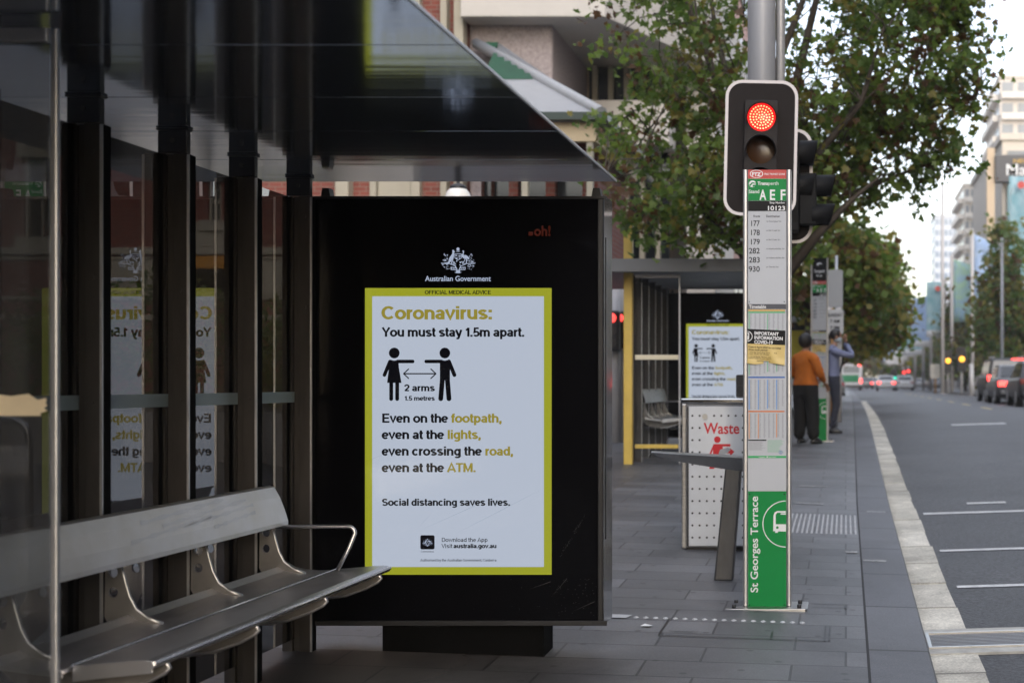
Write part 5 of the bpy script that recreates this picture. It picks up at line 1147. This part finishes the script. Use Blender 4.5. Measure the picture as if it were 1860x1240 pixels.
def pole(name, label, px, base, top, Y, r, m=m_pole2, cat='pole', group=None):
    x = (px - CX) * Y / F; z = EYE - (base - CY) * Y / F
    b = MB(); b.tube([(x, Y, z - .2), (x, Y, EYE - (top - CY) * Y / F)], [r * 1.15, r * .8], 10); b.tube([(x, Y, z - .2), (x, Y, z + .12)], r * 1.6, 10)
    return tag(b.build(name, m), label, cat, group)
pole('light_pole', 'tall plain grey pole rising through the slender dark tree', 1820, 722, 432, 74.5, .085, m_grey)
pole('light_pole', 'tall grey pole standing just left of the amber signals', 1712, 717, 330, 104, .13)
pole('bollard_post', 'short grey post on the far kerb right of the amber signals', 1764, 722, 660, 88, .16)
pole('bollard_post', 'thin dark post on the far kerb beside the queued cars', 1783, 722, 690, 86, .09, m_grey)
# small sign on ochre post
t = thing('road_sign', 'small pale road sign on an ochre post among the banner poles', 'road sign', (6.9, 108, zr(6.9, 108)))
b = MB(); b.tube([(6.9, 108, zr(6.9, 108) - .1), (6.9, 108, 3.0)], .08, 8); b.build('post', M('ochre_post', (.38, .19, .05), .6), t)
b = MB(); b.box(6.5, 7.25, 107.86, 107.9, 1.9, 3.0); b.build('sign_plate', M('pale_plate', (.55, .52, .46), .6), t, bevel=.03)
# ------------------------------------------------------------------ distant signals
def small_signal(label, px, py, Y, colr, poletop=None, rad=None, base=None, k=3.0, tgt=.28):
    x = (px - CX) * Y / F; z = EYE - (py - CY) * Y / F
    z0 = (zf(min(x, .4), Y) if x < .6 else zr(8.0, Y) + .1)
    t = thing('distant_signal', label, 'traffic light', (x, Y, z0), group='lit traffic signals down the street')
    rr = rad or .14
    b = MB(); b.tube([(x, Y + .25, z0 - .1), (x, Y + .25, z + .6)], .07, 8); b.build('pole', m_pole2, t)
    i = {'red': 0, 'amber': 1, 'green': 2}[colr]
    b = MB(); zt = z + rr * 1.6 + i * rr * 2.6; b.box(x - rr * 1.6, x + rr * 1.6, Y - .1, Y + .15, zt - rr * 8.6, zt); b.build('lamp_housing', m_blackmatt, t, bevel=.03)
    c = {'red': (1, .06, .05), 'amber': (1, .42, .03), 'green': (.03, .9, .6)}[colr]
    b = MB()
    for j in range(3):
        zz = zt - rr * (1.6 + 2.6 * j); 
        if j == i: continue
        b.tube([(x, Y - .11, zz), (x, Y - .101, zz)], rr, 12)
    b.build('dark_lens', M('dark_lens', (.03, .025, .02), .3), t)
    b = MB(); b.ell((x, Y - .12, z), (rr, .06, rr), 0, 14, 8); b.build('lit_lens', M('lit_' + colr, c, .4, emit=c, es=k * 2 ** -EXPO), t)
    return t
small_signal('lit red signal left of the yellow shelter post, beside a second red one', 1113, 578, 20.9, 'red', k=3, rad=.07)
small_signal('lit red signal nearest the yellow shelter post', 1127, 578, 21.1, 'red', k=3, rad=.065)
small_signal('bright red signal over the head of the person in grey blue', 1506, 581, 28.4, 'red', k=4, rad=.055)
small_signal('lit red signal just right of the person in grey blue', 1523, 584, 29, 'red', k=2.4, rad=.05)
small_signal('lit amber signal left of the rounded dark tree', 1722, 655, 105, 'amber', rad=.19, k=3)
small_signal('lit amber signal in front of the rounded dark tree', 1747, 652, 95, 'amber', rad=.19, k=3)
small_signal('far red signal left of the banner poles', 1642, 676, 172, 'red', rad=.2, k=2)
small_signal('far red signal touching the banner poles', 1650, 674, 178, 'red', rad=.2, k=2)
small_signal('far green signal above the gap between two white cars', 1619, 688, 176, 'green', rad=.17, k=1.6)
small_signal('far green signal just left of a white car roof', 1626, 686, 180, 'green', rad=.17, k=1.6)
# white board signs behind the distant pylon
t = thing('parking_sign', 'white board sign with faint lettering behind the distant pylon', 'road sign', (P(1517, 0, 27).x, 27, zf(-.2, 27)))
x = P(1519, 0, 27).x; b = MB(); b.tube([(x, 27.05, zf(-.2, 27)), (x, 27.05, 4.0)], .03, 8); b.build('post', m_alu, t)
q = plane(27); b = MB(); b.prism(rnd_rect(P(1500, 0, 27).x, P(0, 606, 27).z, P(1532, 0, 27).x, P(0, 562, 27).z, .03), lambda u, v, d: (u, d, v), 27, 27.02); pl_ = b.build('sign_plate', M('board_grey', (.40, .41, .42), .6), t)
b = MB(); b.prism(rnd_rect(P(1503, 0, 27).x, P(0, 558, 27).z, P(1531, 0, 27).x, P(0, 490, 27).z, .03), lambda u, v, d: (u, d, v), 27.003, 27.02); b.build('back_plate', M('board_dull', (.28, .29, .30), .6), t)
b = MB(); b.text('SUNDAY', 1504, 1529, 575, 6, plane(26.99), 0, .02); b.text('7 AM', 1508, 1525, 586, 6, plane(26.99), 0, .02); b.text('7 PM', 1508, 1525, 598, 6, plane(26.99), 0, .02); b.build('sign_lettering', m_ink, pl_)
pole('brown_post', 'slim ochre brown post behind the legs of the person in grey blue', 1511, 772, 560, 27.8, .03, M('ochre_post', (.38, .19, .05), .6))

# ------------------------------------------------------------------ vehicles
tyre = M('tyre_rubber', (.015, .015, .016), .8); rim = M('wheel_alloy', (.40, .41, .42), .35, .9); cargl = M('car_glass', (.02, .024, .028), .06, spec=.7); tail = M('tail_light_lit', (.5, .01, .01), .3, emit=(1, .05, .04), es=7.0 * 2 ** -EXPO); tail0 = M('tail_light', (.25, .01, .012), .2); plate = M('number_plate', (.55, .55, .52), .5); tail_w = M('tail_light_bright', (1, .3, .2), .3, emit=(1, .25, .18), es=5)
def car(label, x, Y, paint, kind='sedan', lit=True, wide=1.8, group='cars in the street'):
    z0 = zr(x, Y); t = thing({'sedan': 'sedan_car', 'suv': 'four_wheel_drive', 'hatch': 'hatchback_car'}[kind], label, 'car', (x, Y, z0), group=group, local=True)
    L, H, belt = (4.6, 1.45, .92) if kind == 'sedan' else (4.7, 1.78, 1.08) if kind == 'suv' else (4.1, 1.5, .95); h = wide / 2
    sec = {'sedan': [(0, .62, .80), (.06, .40, .86), (.18, .30, .97), (.75, .25, .99), (1.4, .24, belt + .02), (3.1, .24, belt), (4.2, .26, .80), (4.52, .34, .68), (4.6, .45, .60)],
           'suv': [(0, .70, .90), (.05, .45, 1.0), (.14, .34, belt), (.5, .30, belt + .01), (1.4, .3, belt), (3.3, .3, belt), (4.3, .32, .98), (4.62, .4, .86), (4.7, .5, .7)],
           'hatch': [(0, .6, .80), (.05, .42, .88), (.14, .32, .95), (.5, .27, .96), (1.3, .25, .95), (2.8, .25, .94), (3.8, .27, .82), (4.05, .35, .7), (4.1, .45, .62)]}[kind]
    b = MB(); n = 12
    def ringp(y, zl, zh, k, hw):
        pts = [(-hw * .86, zl), (-hw * .97, zl + .1), (-hw, (zl + zh) / 2), (-hw * .985, zh - .08), (-hw * .93, zh), (-hw * .5, zh + .012), (hw * .5, zh + .012), (hw * .93, zh), (hw * .985, zh - .08), (hw, (zl + zh) / 2), (hw * .97, zl + .1), (hw * .86, zl)]
        return [(u, y, v) for u, v in pts]
    for i, (y, zl, zh) in enumerate(sec):
        hw = h * (.9 if i in (0, len(sec) - 1) else .965 if i in (1, len(sec) - 2) else 1); b.v += ringp(y, zl, zh, 1, hw)
        if i:
            for j in range(n): a = (i - 1) * n; b.f.append((a + j, a + (j + 1) % n, a + n + (j + 1) % n, a + n + j)); b.m.append(0); b.s.append(True)
    b.f += [tuple(reversed(range(n))), tuple(range((len(sec) - 1) * n, len(sec) * n))]; b.m += [0, 0]; b.s += [False, False]
    body = b.build('body', paint, t)
    gh = {'sedan': [(.62, 0), (1.25, .93), (1.6, 1), (2.4, 1), (2.75, .95), (3.6, 0)], 'suv': [(.12, 0), (.34, .93), (.6, 1), (2.4, 1), (2.8, .95), (3.55, 0)], 'hatch': [(.12, 0), (.5, .9), (.85, 1), (1.9, 1), (2.3, .93), (3.15, 0)]}[kind]
    # greenhouse: painted roof and pillars with dark panes set into it
    b = MB(); rows = []
    for y, f in gh:
        z = belt + (H - belt) * f; hw = h * (.92 - .17 * f); rows.append([(-hw, y, z), (-hw * .8, y, z + .02 * f), (hw * .8, y, z + .02 * f), (hw, y, z)])
    low = [[(-h * .92, y, belt - .02), (h * .92, y, belt - .02)] for y, _ in gh]
    for i in range(len(gh) - 1):
        A, B = rows[i], rows[i + 1]
        for j in range(3): b.add([A[j], A[j + 1], B[j + 1], B[j]], [(0, 1, 2, 3)], 0, True)
        for s_ in (0, 3):
            l0, l1 = low[i][0 if s_ == 0 else 1], low[i + 1][0 if s_ == 0 else 1]; b.add([A[s_], B[s_], l1, l0], [(0, 1, 2, 3)], 0)
    b.build('roof', paint, t)
    (ya, fa), (yb, fb) = gh[0], gh[1]
    b = MB(); e = .05
    rw = [Vector((sx * h * (.92 - .17 * f) * .86, y, belt + (H - belt) * f + dz)) for (sx, y, f, dz) in ((-1, ya + (yb - ya) * .12 - .02, .13, .02), (1, ya + (yb - ya) * .12 - .02, .13, .02), (1, ya + (yb - ya) * .9 - .02, .84, .02), (-1, ya + (yb - ya) * .9 - .02, .84, .02))]
    b.add([p + Vector((0, -.012, .012)) for p in rw], [(0, 1, 2, 3)]); b.build('rear_window', cargl, t)
    (yc, fc), (yd, fd) = gh[-2], gh[-1]
    b = MB(); rw = [Vector((sx * h * (.92 - .17 * f) * .9, yd + (yc - yd) * u + .012, belt + (H - belt) * f + .014)) for sx, u, f in ((-1, .1, .1), (1, .1, .1), (1, .92, .88), (-1, .92, .88))]
    b.add(rw, [(3, 2, 1, 0)]); b.build('windscreen', cargl, t)
    for sx in (-1, 1):
        b = MB(); xx = lambda f: sx * (h * (.92 - .17 * f) + .008)
        for y0, y1 in ((gh[1][0] + .05, 1.95), (2.05, gh[-2][0] + .2)):
            b.add([(xx(.08), y0 - .12, belt + .05), (xx(.08), y1 + .1, belt + .05), (xx(.85), y1, belt + (H - belt) * .86), (xx(.85), y0 + .08, belt + (H - belt) * .86)], [(0, 1, 2, 3) if sx < 0 else (3, 2, 1, 0)])
        b.build('side_window', cargl, t)
        b = MB(); zt = {'sedan': .74, 'suv': .95, 'hatch': .82}[kind]; b.box(sx * h * .58 if sx > 0 else -h * .95, h * .95 if sx > 0 else -h * .58, -.012, .12, zt - .07, zt + .11 if kind != 'suv' else zt + .16)
        b.build('tail_light', tail if lit else tail0, t, bevel=.02)
        for yw in (.85, L - .85):
            b = MB(); b.tube([(sx * (h - .2), yw, .33), (sx * (h - .01), yw, .33)], .33, 22); wh = b.build('wheel', tyre, t, bevel=.02)
            b = MB(); b.tube([(sx * (h - .012), yw, .33), (sx * (h + .004), yw, .33)], .2, 14); b.build('rim', rim, wh)
    b = MB(); b.box(-.26, .26, -.02, .03, .66, .78) if kind != 'sedan' else b.box(-.26, .26, -.012, .03, .70, .81); b.build('number_plate', plate, t)
    b = MB(); b.box(-h * .85, h * .85, -.03, .1, .36, .52); b.build('rear_bumper', m_blackmatt if kind == 'suv' else paint, t, bevel=.03)
    if kind == 'suv':
        b = MB(); b.box(.1, .62, .27, .36, H - .05, H + .0); b.build('brake_light', tail, t, bevel=.02)
        b = MB()
        for sx in (-1, 1): b.tube([(sx * h * .62, .6, H + .07), (sx * h * .62, 2.4, H + .07)], .03, 8)
        b.build('roof_rail', rim, t)
    return t
pw = M('paint_white', (.62, .63, .65), .35); ps = M('paint_silver', (.16, .16, .165), .4, .5); pb = M('paint_black', (.010, .010, .012), .4, spec=.25); pg_ = M('paint_grey', (.07, .07, .075), .4, .3)
GC = 'cars queued at the right of the road'
car('black four wheel drive with lit red tail lights, farthest of the queued cars', 6.62, 56.5, pb, 'suv', group=GC, wide=1.9)
car('silver sedan with lit red tail lights in front of the black four wheel drive', 6.40, 51.0, ps, 'sedan', group=GC)
car('dark grey hatchback cut by the right edge of the picture', 6.50, 45.4, pg_, 'hatch', False, group=GC)
GD = 'distant cars up the road'
car('white sedan in the distance, left one of the white pair', 3.95, 136, pw, 'sedan', group=GD, wide=1.85)
car('white hatchback in the distance, right one of the white pair', 6.1, 144, pw, 'hatch', False, group=GD, wide=1.85)
car('small distant pale car between the bus and the white pair', 2.6, 176, ps, 'sedan', group=GD)
car('distant silver car parked at the left kerb behind the person in grey blue', -.92, 78, ps, 'hatch', False, group=GD)
for px, Y, pt, lab in ((1672, 190, pw, 'tiny white car just right of the banner poles'), (1702, 150, ps, 'tiny silver car behind the small road sign'), (1585, 200, pw, 'tiny white car right beside the bus')):
    car(lab, (px - CX) * Y / F, Y, pt, 'sedan', px == 1585, group=GD)
# bus
Y = 158; x = (1546 - CX) * Y / F; z0 = zr(x, Y)
t = thing('city_bus', 'white city bus with a green rear panel far up the road', 'bus', (x, Y, z0), local=True)
b = MB(); b.prism(rnd_rect(-1.25, .35, 1.25, 3.1, .18), lambda u, v, d: (u, d, v), 0, 11); b.build('body', pw, t)
b = MB(); b.prism(rnd_rect(-1.02, .95, .85, 1.75, .05), lambda u, v, d: (u, d, v), -.03, -.002); b.build('green_panel', M('bus_green', (.005, .22, .08), .4), t)
b = MB(); b.prism(rnd_rect(-.9, 2.0, .9, 2.7, .08), lambda u, v, d: (u, d, v), -.025, -.002); b.build('rear_window', M('bus_window', (.25, .27, .28), .2), t)
for sx in (-1, 1):
    b = MB(); b.box(sx * 1.1 - .12, sx * 1.1 + .12, -.05, -.002, .85, 1.3); b.build('tail_light', tail if sx > 0 else tail0, t, bevel=.03)
    b = MB(); b.box(sx * .95 - .1, sx * .95 + .1, -.05, -.002, 2.75, 2.95); b.build('marker_light', tail if sx > 0 else tail0, t)
    for yw in (2.2, 8.5): b = MB(); b.tube([(sx * .95, yw, .48), (sx * 1.24, yw, .48)], .48, 18); b.build('wheel', tyre, t)
b = MB(); b.box(-1.2, 1.2, -.06, .3, .35, .6); b.build('rear_bumper', m_blackmatt, t, bevel=.03)
# pale van with a yellow side panel behind the people (left of the distant pylon)
Y = 33.0; q = lambda px, py: P(px, py, Y)
t = thing('parked_truck', 'white topped truck with a yellow rear panel parked behind the person in orange', 'truck', (q(1430, 0).x, Y, zf(-1.2, Y)))
x0, x1 = q(1398, 0).x, q(1474, 0).x; zg = zf(-1.2, Y)
b = MB(); b.box(x0, x1, Y, Y + 4.2, zg + .85, q(0, 585).z); b.build('cargo_box', M('truck_yellow', (.62, .52, .05), .5, var=.06), t, bevel=.03)
b = MB(); b.box(x0 - .03, x1 + .03, Y - .03, Y + 4.25, q(0, 584.8).z, q(0, 566).z); b.build('box_roof', pw, t, bevel=.03)
b = MB(); b.box(x0 + .02, x1 - .02, Y - .05, Y - .002, q(0, 600).z, q(0, 586).z); b.build('header_board', m_blackmatt, t)
b = MB(); b.box(x0, x1, Y - .1, Y + .05, zg + .45, zg + .8); b.build('rear_bumper', pw, t, bevel=.02)
b = MB(); b.box(x0 + .06, x1 - .06, Y + 4.3, Y + 5.8, zg + .5, zg + 2.2); b.build('cab', pw, t, bevel=.12)
for xx in (x0 + .12, x1 - .12):
    for yw in (1.0, 5.0): b = MB(); b.tube([(xx - .1, Y + yw, zg + .4), (xx + .1, Y + yw, zg + .4)], .4, 18); b.build('wheel', tyre, t)

# ------------------------------------------------------------------ people
skin_ = M('skin', (.30, .16, .10), .55); hair_ = M('black_hair', (.012, .010, .010), .5, var=.3, vs_=30)
def person(label, loc, rz, J, E, mats, head, head_m, hands, shoe_m, hair_long, look=0, hem=.9):
    t = thing('person', label, 'person', loc, rz, local=True)
    names = list(J); me = bpy.data.meshes.new('body'); me.from_pydata([J[n][0] for n in names], [(names.index(a), names.index(b)) for a, b, _ in E], [])
    o = bpy.data.objects.new('body', me); col.objects.link(o)
    md = o.modifiers.new('Skin', 'SKIN'); md.use_smooth_shade = True
    for i, n in enumerate(names): r = J[n][1]; me.skin_vertices[0].data[i].radius = r if isinstance(r, tuple) else (r, r)
    me.skin_vertices[0].data[0].use_root = True
    o.modifiers.new('Subsurf', 'SUBSURF').levels = 2
    bpy.context.view_layer.update()
    ev = bpy.data.meshes.new_from_object(o.evaluated_get(bpy.context.evaluated_depsgraph_get()))
    b = MB(); vs_ = [tuple(v.co) for v in ev.vertices]; fs = [tuple(p.vertices) for p in ev.polygons]
    segs = [(Vector(J[a][0]), Vector(J[c][0]), m, a in ('sl', 'sr', 'el', 'er')) for a, c, m in E]
    def near(p):
        best = None
        for a, c, m, arm in segs:
            d = c - a; u = max(0, min(1, (p - a).dot(d) / d.length_squared)); q = (p - (a + d * u)).length
            if best is None or q < best[0]: best = (q, m, arm)
        return best[1] if best[1] == 2 or best[2] else (1 if p.z < hem else 0)
    b.v = vs_; b.f = fs; b.s = [True] * len(fs); b.m = [near(sum((Vector(vs_[i]) for i in f), Vector()) / len(f)) for f in fs]
    bpy.data.objects.remove(o)
    bm = bmesh.new(); bm.from_mesh(ev)
    for v in bm.verts:                                   # loose cloth: shallow folds running mostly across the limbs
        if v.co.z < head[2] - .16: v.co += v.normal * (.011 * noise.noise(Vector((v.co.x * 9, v.co.y * 9, v.co.z * 17))) + .006 * noise.noise(v.co * 31))
    bmesh.ops.bisect_plane(bm, geom=bm.verts[:] + bm.edges[:] + bm.faces[:], plane_co=(0, 0, hem), plane_no=(0, 0, 1))
    bm.to_mesh(ev); bm.free(); vs_ = [tuple(v.co) for v in ev.vertices]; fs = [tuple(p.vertices) for p in ev.polygons]
    b.v = vs_; b.f = fs; b.s = [True] * len(fs); b.m = [near(sum((Vector(vs_[i]) for i in f), Vector()) / len(f)) for f in fs]
    hc = Vector(head); c_, s_ = math.cos(look), math.sin(look); rot = lambda v: Vector((v[0] * c_ - v[1] * s_, v[0] * s_ + v[1] * c_, v[2]))
    def hp(v): return tuple(hc + rot(v))
    # head: cranium, jaw, nose, ears, all in the body mesh
    def ellr(c, r, m):
        k = MB(); k.ell((0, 0, 0), r, 0, 14, 10); b.add([hp(Vector(c) + Vector(v)) for v in k.v], k.f, m, True)
    ellr((0, 0, .02), (.075, .095, .10), head_m); ellr((0, .028, -.045), (.058, .066, .068), head_m); ellr((0, .10, -.012), (.014, .022, .024), head_m)
    for sx in (-1, 1): ellr((sx * .078, -.005, -.012), (.012, .022, .032), head_m); ellr((sx * .032, .082, .012), (.012, .009, .008), len(mats) - 1)
    ellr((0, .088, -.058), (.024, .010, .008), len(mats) - 1)
    # hands: a palm with four fingers and a thumb
    for wr, d, side in hands:
        wr, d = Vector(wr), Vector(d).normalized(); sd = Vector(side).normalized(); up = d.cross(sd)
        k = MB(); k.ell((0, 0, 0), (1, 1, 1), 0, 10, 7); b.add([tuple(wr + d * (.045 + .052 * v[2]) + sd * .042 * v[0] + up * .016 * v[1]) for v in k.v], k.f, head_m, True)
        for i in range(4):
            base = wr + d * .085 + sd * (-.03 + .02 * i); ln = (.068, .078, .072, .055)[i]; p1 = base + d * ln * .5 + up * .006; p2 = p1 + (d * .8 + up * .6).normalized() * ln * .32; p3 = p2 + (d * .3 + up).normalized() * ln * .28
            b.tube([base, p1, p2, p3], [.0095, .009, .008, .0065], 7, head_m)
        tb = wr + d * .03 + sd * -.036; b.tube([tb, tb + (sd * -.8 + d).normalized() * .04, tb + (sd * -.4 + d).normalized() * .068 + up * .012], [.012, .011, .008], 7, head_m)
    ob = b.build('body', mats, t)
    # shoes
    for (fx_, fy_, a) in shoe_m[1]:
        k = MB(); n = 12; 
        for zz, sc2 in ((0, 1), (.035, 1.02), (.07, .8), (.10, .5)):
            for j in range(n):
                an = 2 * math.pi * j / n; u, v = .046 * math.cos(an) * sc2, (.135 * math.sin(an) if math.sin(an) > 0 else .10 * math.sin(an)) * (sc2 if zz < .05 else (sc2 if math.sin(an) < 0 else sc2 * .75)) + .05
                k.v.append((fx_ + u * math.cos(a) - v * math.sin(a), fy_ + u * math.sin(a) + v * math.cos(a), zz))
        for i in range(3):
            for j in range(n): k.f.append((i * n + j, i * n + (j + 1) % n, (i + 1) * n + (j + 1) % n, (i + 1) * n + j)); k.m.append(0); k.s.append(True)
        k.f += [tuple(reversed(range(n))), tuple(range(3 * n, 4 * n))]; k.m += [0, 0]; k.s += [False, False]
        k.build('shoe', shoe_m[0], ob if False else t)
    k = MB(); q = MB()
    k.ell((0, 0, 0), (1, 1, 1), 0, 18, 12); rn = random.Random(5); vv = []
    for x_, y_, z_ in k.v:
        if hair_long: s2 = Vector((x_ * .105, y_ * .118 - .025, z_ * .125 + .015)); 
        else: s2 = Vector((x_ * .088, y_ * .108 - .014, z_ * .10 + .042))
        if y_ > .55 and z_ < .45: s2.y = min(s2.y, .055)
        s2 *= 1 + .05 * noise.noise(Vector((x_, y_, z_)) * 4); vv.append(hp(s2))
    q.add(vv, k.f, 0, True); q.build('hair', hair_, t)
    return t, hp
org = M('orange_jumper', (.50, .135, .012), .85, var=.12, vs_=12, bump=.3, bs=40); blk = M('black_trousers', (.006, .006, .007), .85, var=.3, vs_=8, bump=.4, bs=14); shirt = M('grey_blue_shirt', (.17, .19, .30), .8, var=.1, vs_=10, bump=.2, bs=20); navy = M('navy_trousers', (.022, .025, .04), .8, var=.2); shoe = M('dark_shoe', (.014, .013, .013), .4); features = M('face_dark', (.06, .03, .025), .5)
J1 = dict(pel=((0, 0, .92), (.19, .15)), bel=((0, .01, 1.06), (.195, .15)), che=((0, 0, 1.25), (.205, .15)), nb=((0, -.01, 1.40), (.12, .09)), nk=((0, 0, 1.47), .055), nh=((0, .015, 1.55), .05),
          sl=((-.20, -.01, 1.34), .088), el=((-.29, .02, 1.10), .07), wl=((-.12, .26, 1.02), .042), sr=((.20, -.01, 1.34), .088), er=((.28, .03, 1.09), .07), wr=((.16, .28, .98), .042),
          hl=((-.10, 0, .82), (.13, .145)), kl=((-.12, .02, .48), .118), al=((-.13, 0, .05), .10), hr=((.10, 0, .82), (.13, .145)), kr=((.125, .03, .48), .118), ar=((.145, .02, .05), .10))
E1 = [('pel', 'bel', 0), ('bel', 'che', 0), ('che', 'nb', 0), ('nb', 'nk', 0), ('nk', 'nh', 2), ('nb', 'sl', 0), ('sl', 'el', 0), ('el', 'wl', 0), ('nb', 'sr', 0), ('sr', 'er', 0), ('er', 'wr', 0), ('pel', 'hl', 1), ('hl', 'kl', 1), ('kl', 'al', 1), ('pel', 'hr', 1), ('hr', 'kr', 1), ('kr', 'ar', 1)]
X1, Y1 = (1463 - CX) * 22.3 / F, 22.3
person('person in an orange jumper and black trousers standing with their back turned', (X1, Y1, zf(X1, Y1)), R(-38), J1, E1, [org, blk, skin_, features], (0, .03, 1.62), 2,
       [((.155, .30, .965), (.1, .5, -.7), (1, .1, 0)), ((-.10, .28, 1.01), (.7, .4, -.2), (0, .3, 1))], (shoe, [(-.125, 0, .1), (.14, .02, -.25)]), True, look=R(-12), hem=.93)
J2 = dict(pel=((0, 0, .98), (.15, .11)), bel=((0, .0, 1.12), (.14, .105)), che=((0, -.01, 1.34), (.165, .115)), nb=((0, -.02, 1.50), (.095, .07)), nk=((0, 0, 1.57), .055), nh=((0, .02, 1.64), .05),
          sl=((-.17, 0, 1.46), .072), el=((-.20, .30, 1.40), .055), wl=((-.06, .20, 1.62), .038), sr=((.17, 0, 1.46), .072), er=((.21, .31, 1.37), .057), wr=((.06, .23, 1.60), .038),
          hl=((-.09, 0, .88), (.105, .105)), kl=((-.10, .05, .50), .075), al=((-.10, -.02, .09), .055), hr=((.09, 0, .88), (.105, .105)), kr=((.10, .03, .50), .075), ar=((.11, -.06, .09), .055))
X2, Y2 = (1515 - CX) * 25.2 / F, 25.2
t2, hp2 = person('person in a grey blue shirt and face mask holding both hands up at their face', (X2, Y2, zf(X2, Y2)), R(-82), J2, E1, [shirt, navy, skin_, features], (0, .04, 1.73), 2,
       [((.055, .225, 1.61), (-.2, -.25, 1), (1, .2, .1)), ((-.055, .20, 1.63), (.2, -.2, 1), (1, -.2, .1))], (shoe, [(-.10, -.03, .05), (.115, -.05, -.15)]), False, hem=1.02)
b = MB(); k = MB(); k.ell((0, 0, 0), (1, 1, 1), 0, 14, 8); b.add([hp2(Vector((x * .064, .028 + y * .078, -.05 + z * .056))) for x, y, z in k.v], k.f, 0, True); b.build('face_mask', M('mask_blue', (.42, .52, .58), .7), t2)
b = MB(); b.tube([(.13, .06, 1.50), (.10, .145, 1.38), (0, .152, 1.25), (-.12, .12, 1.08), (-.16, 0, 1.0), (-.14, -.10, 1.08), (0, -.135, 1.28), (.10, -.12, 1.44), (.13, -.02, 1.54), (.13, .06, 1.50)], .016, 8); b.build('bag_strap', m_blackmatt, t2)

# bent steel hoop on the forecourt, seen through the end screen
t = thing('steel_hoop', 'bent steel tube hoop seen through the near end screen below the torn strip', 'hand rail', (-4.7, 7.6, zf(-4.7, 7.6)))
b = MB(); pts = [(-6.2, 7.6, zf(-6.2, 7.6) - .05), (-6.2, 7.6, 1.25)] + [(-6.1 - .1 * math.cos(R(a)), 7.6, 1.25 + .1 * math.sin(R(a))) for a in range(15, 91, 15)] + [(-4.52 + .1 * math.sin(R(a)), 7.6, 1.25 + .1 * math.cos(R(a))) for a in range(0, 91, 15)] + [(-4.42, 7.6, zf(-4.42, 7.6) - .05)]
b.tube(pts, .022, 10); b.build('tube', m_steel, t)
b = MB()
for xx in (-6.2, -4.42): b.tube([(xx, 7.6, zf(xx, 7.6) - .02), (xx, 7.6, zf(xx, 7.6) + .012)], .06, 14)
b.build('floor_flange', m_steel, t)

# thin evening air down the street
hz = MB(); hz.box(-90, 120, -60, 700, -2.5, 60)
hm = bpy.data.materials.new('evening_haze'); hm.use_nodes = True; n_ = hm.node_tree.nodes; n_.clear(); ho = n_.new('ShaderNodeOutputMaterial'); hv_ = n_.new('ShaderNodeVolumePrincipled')
hv_.inputs['Color'].default_value = (.93, .93, .95, 1); hv_.inputs['Density'].default_value = .0006; hm.node_tree.links.new(hv_.outputs[0], ho.inputs['Volume'])
ob = hz.build('haze', hm); ob['kind'] = 'stuff'; tag(ob, 'thin pale evening haze lying along the street', 'haze')
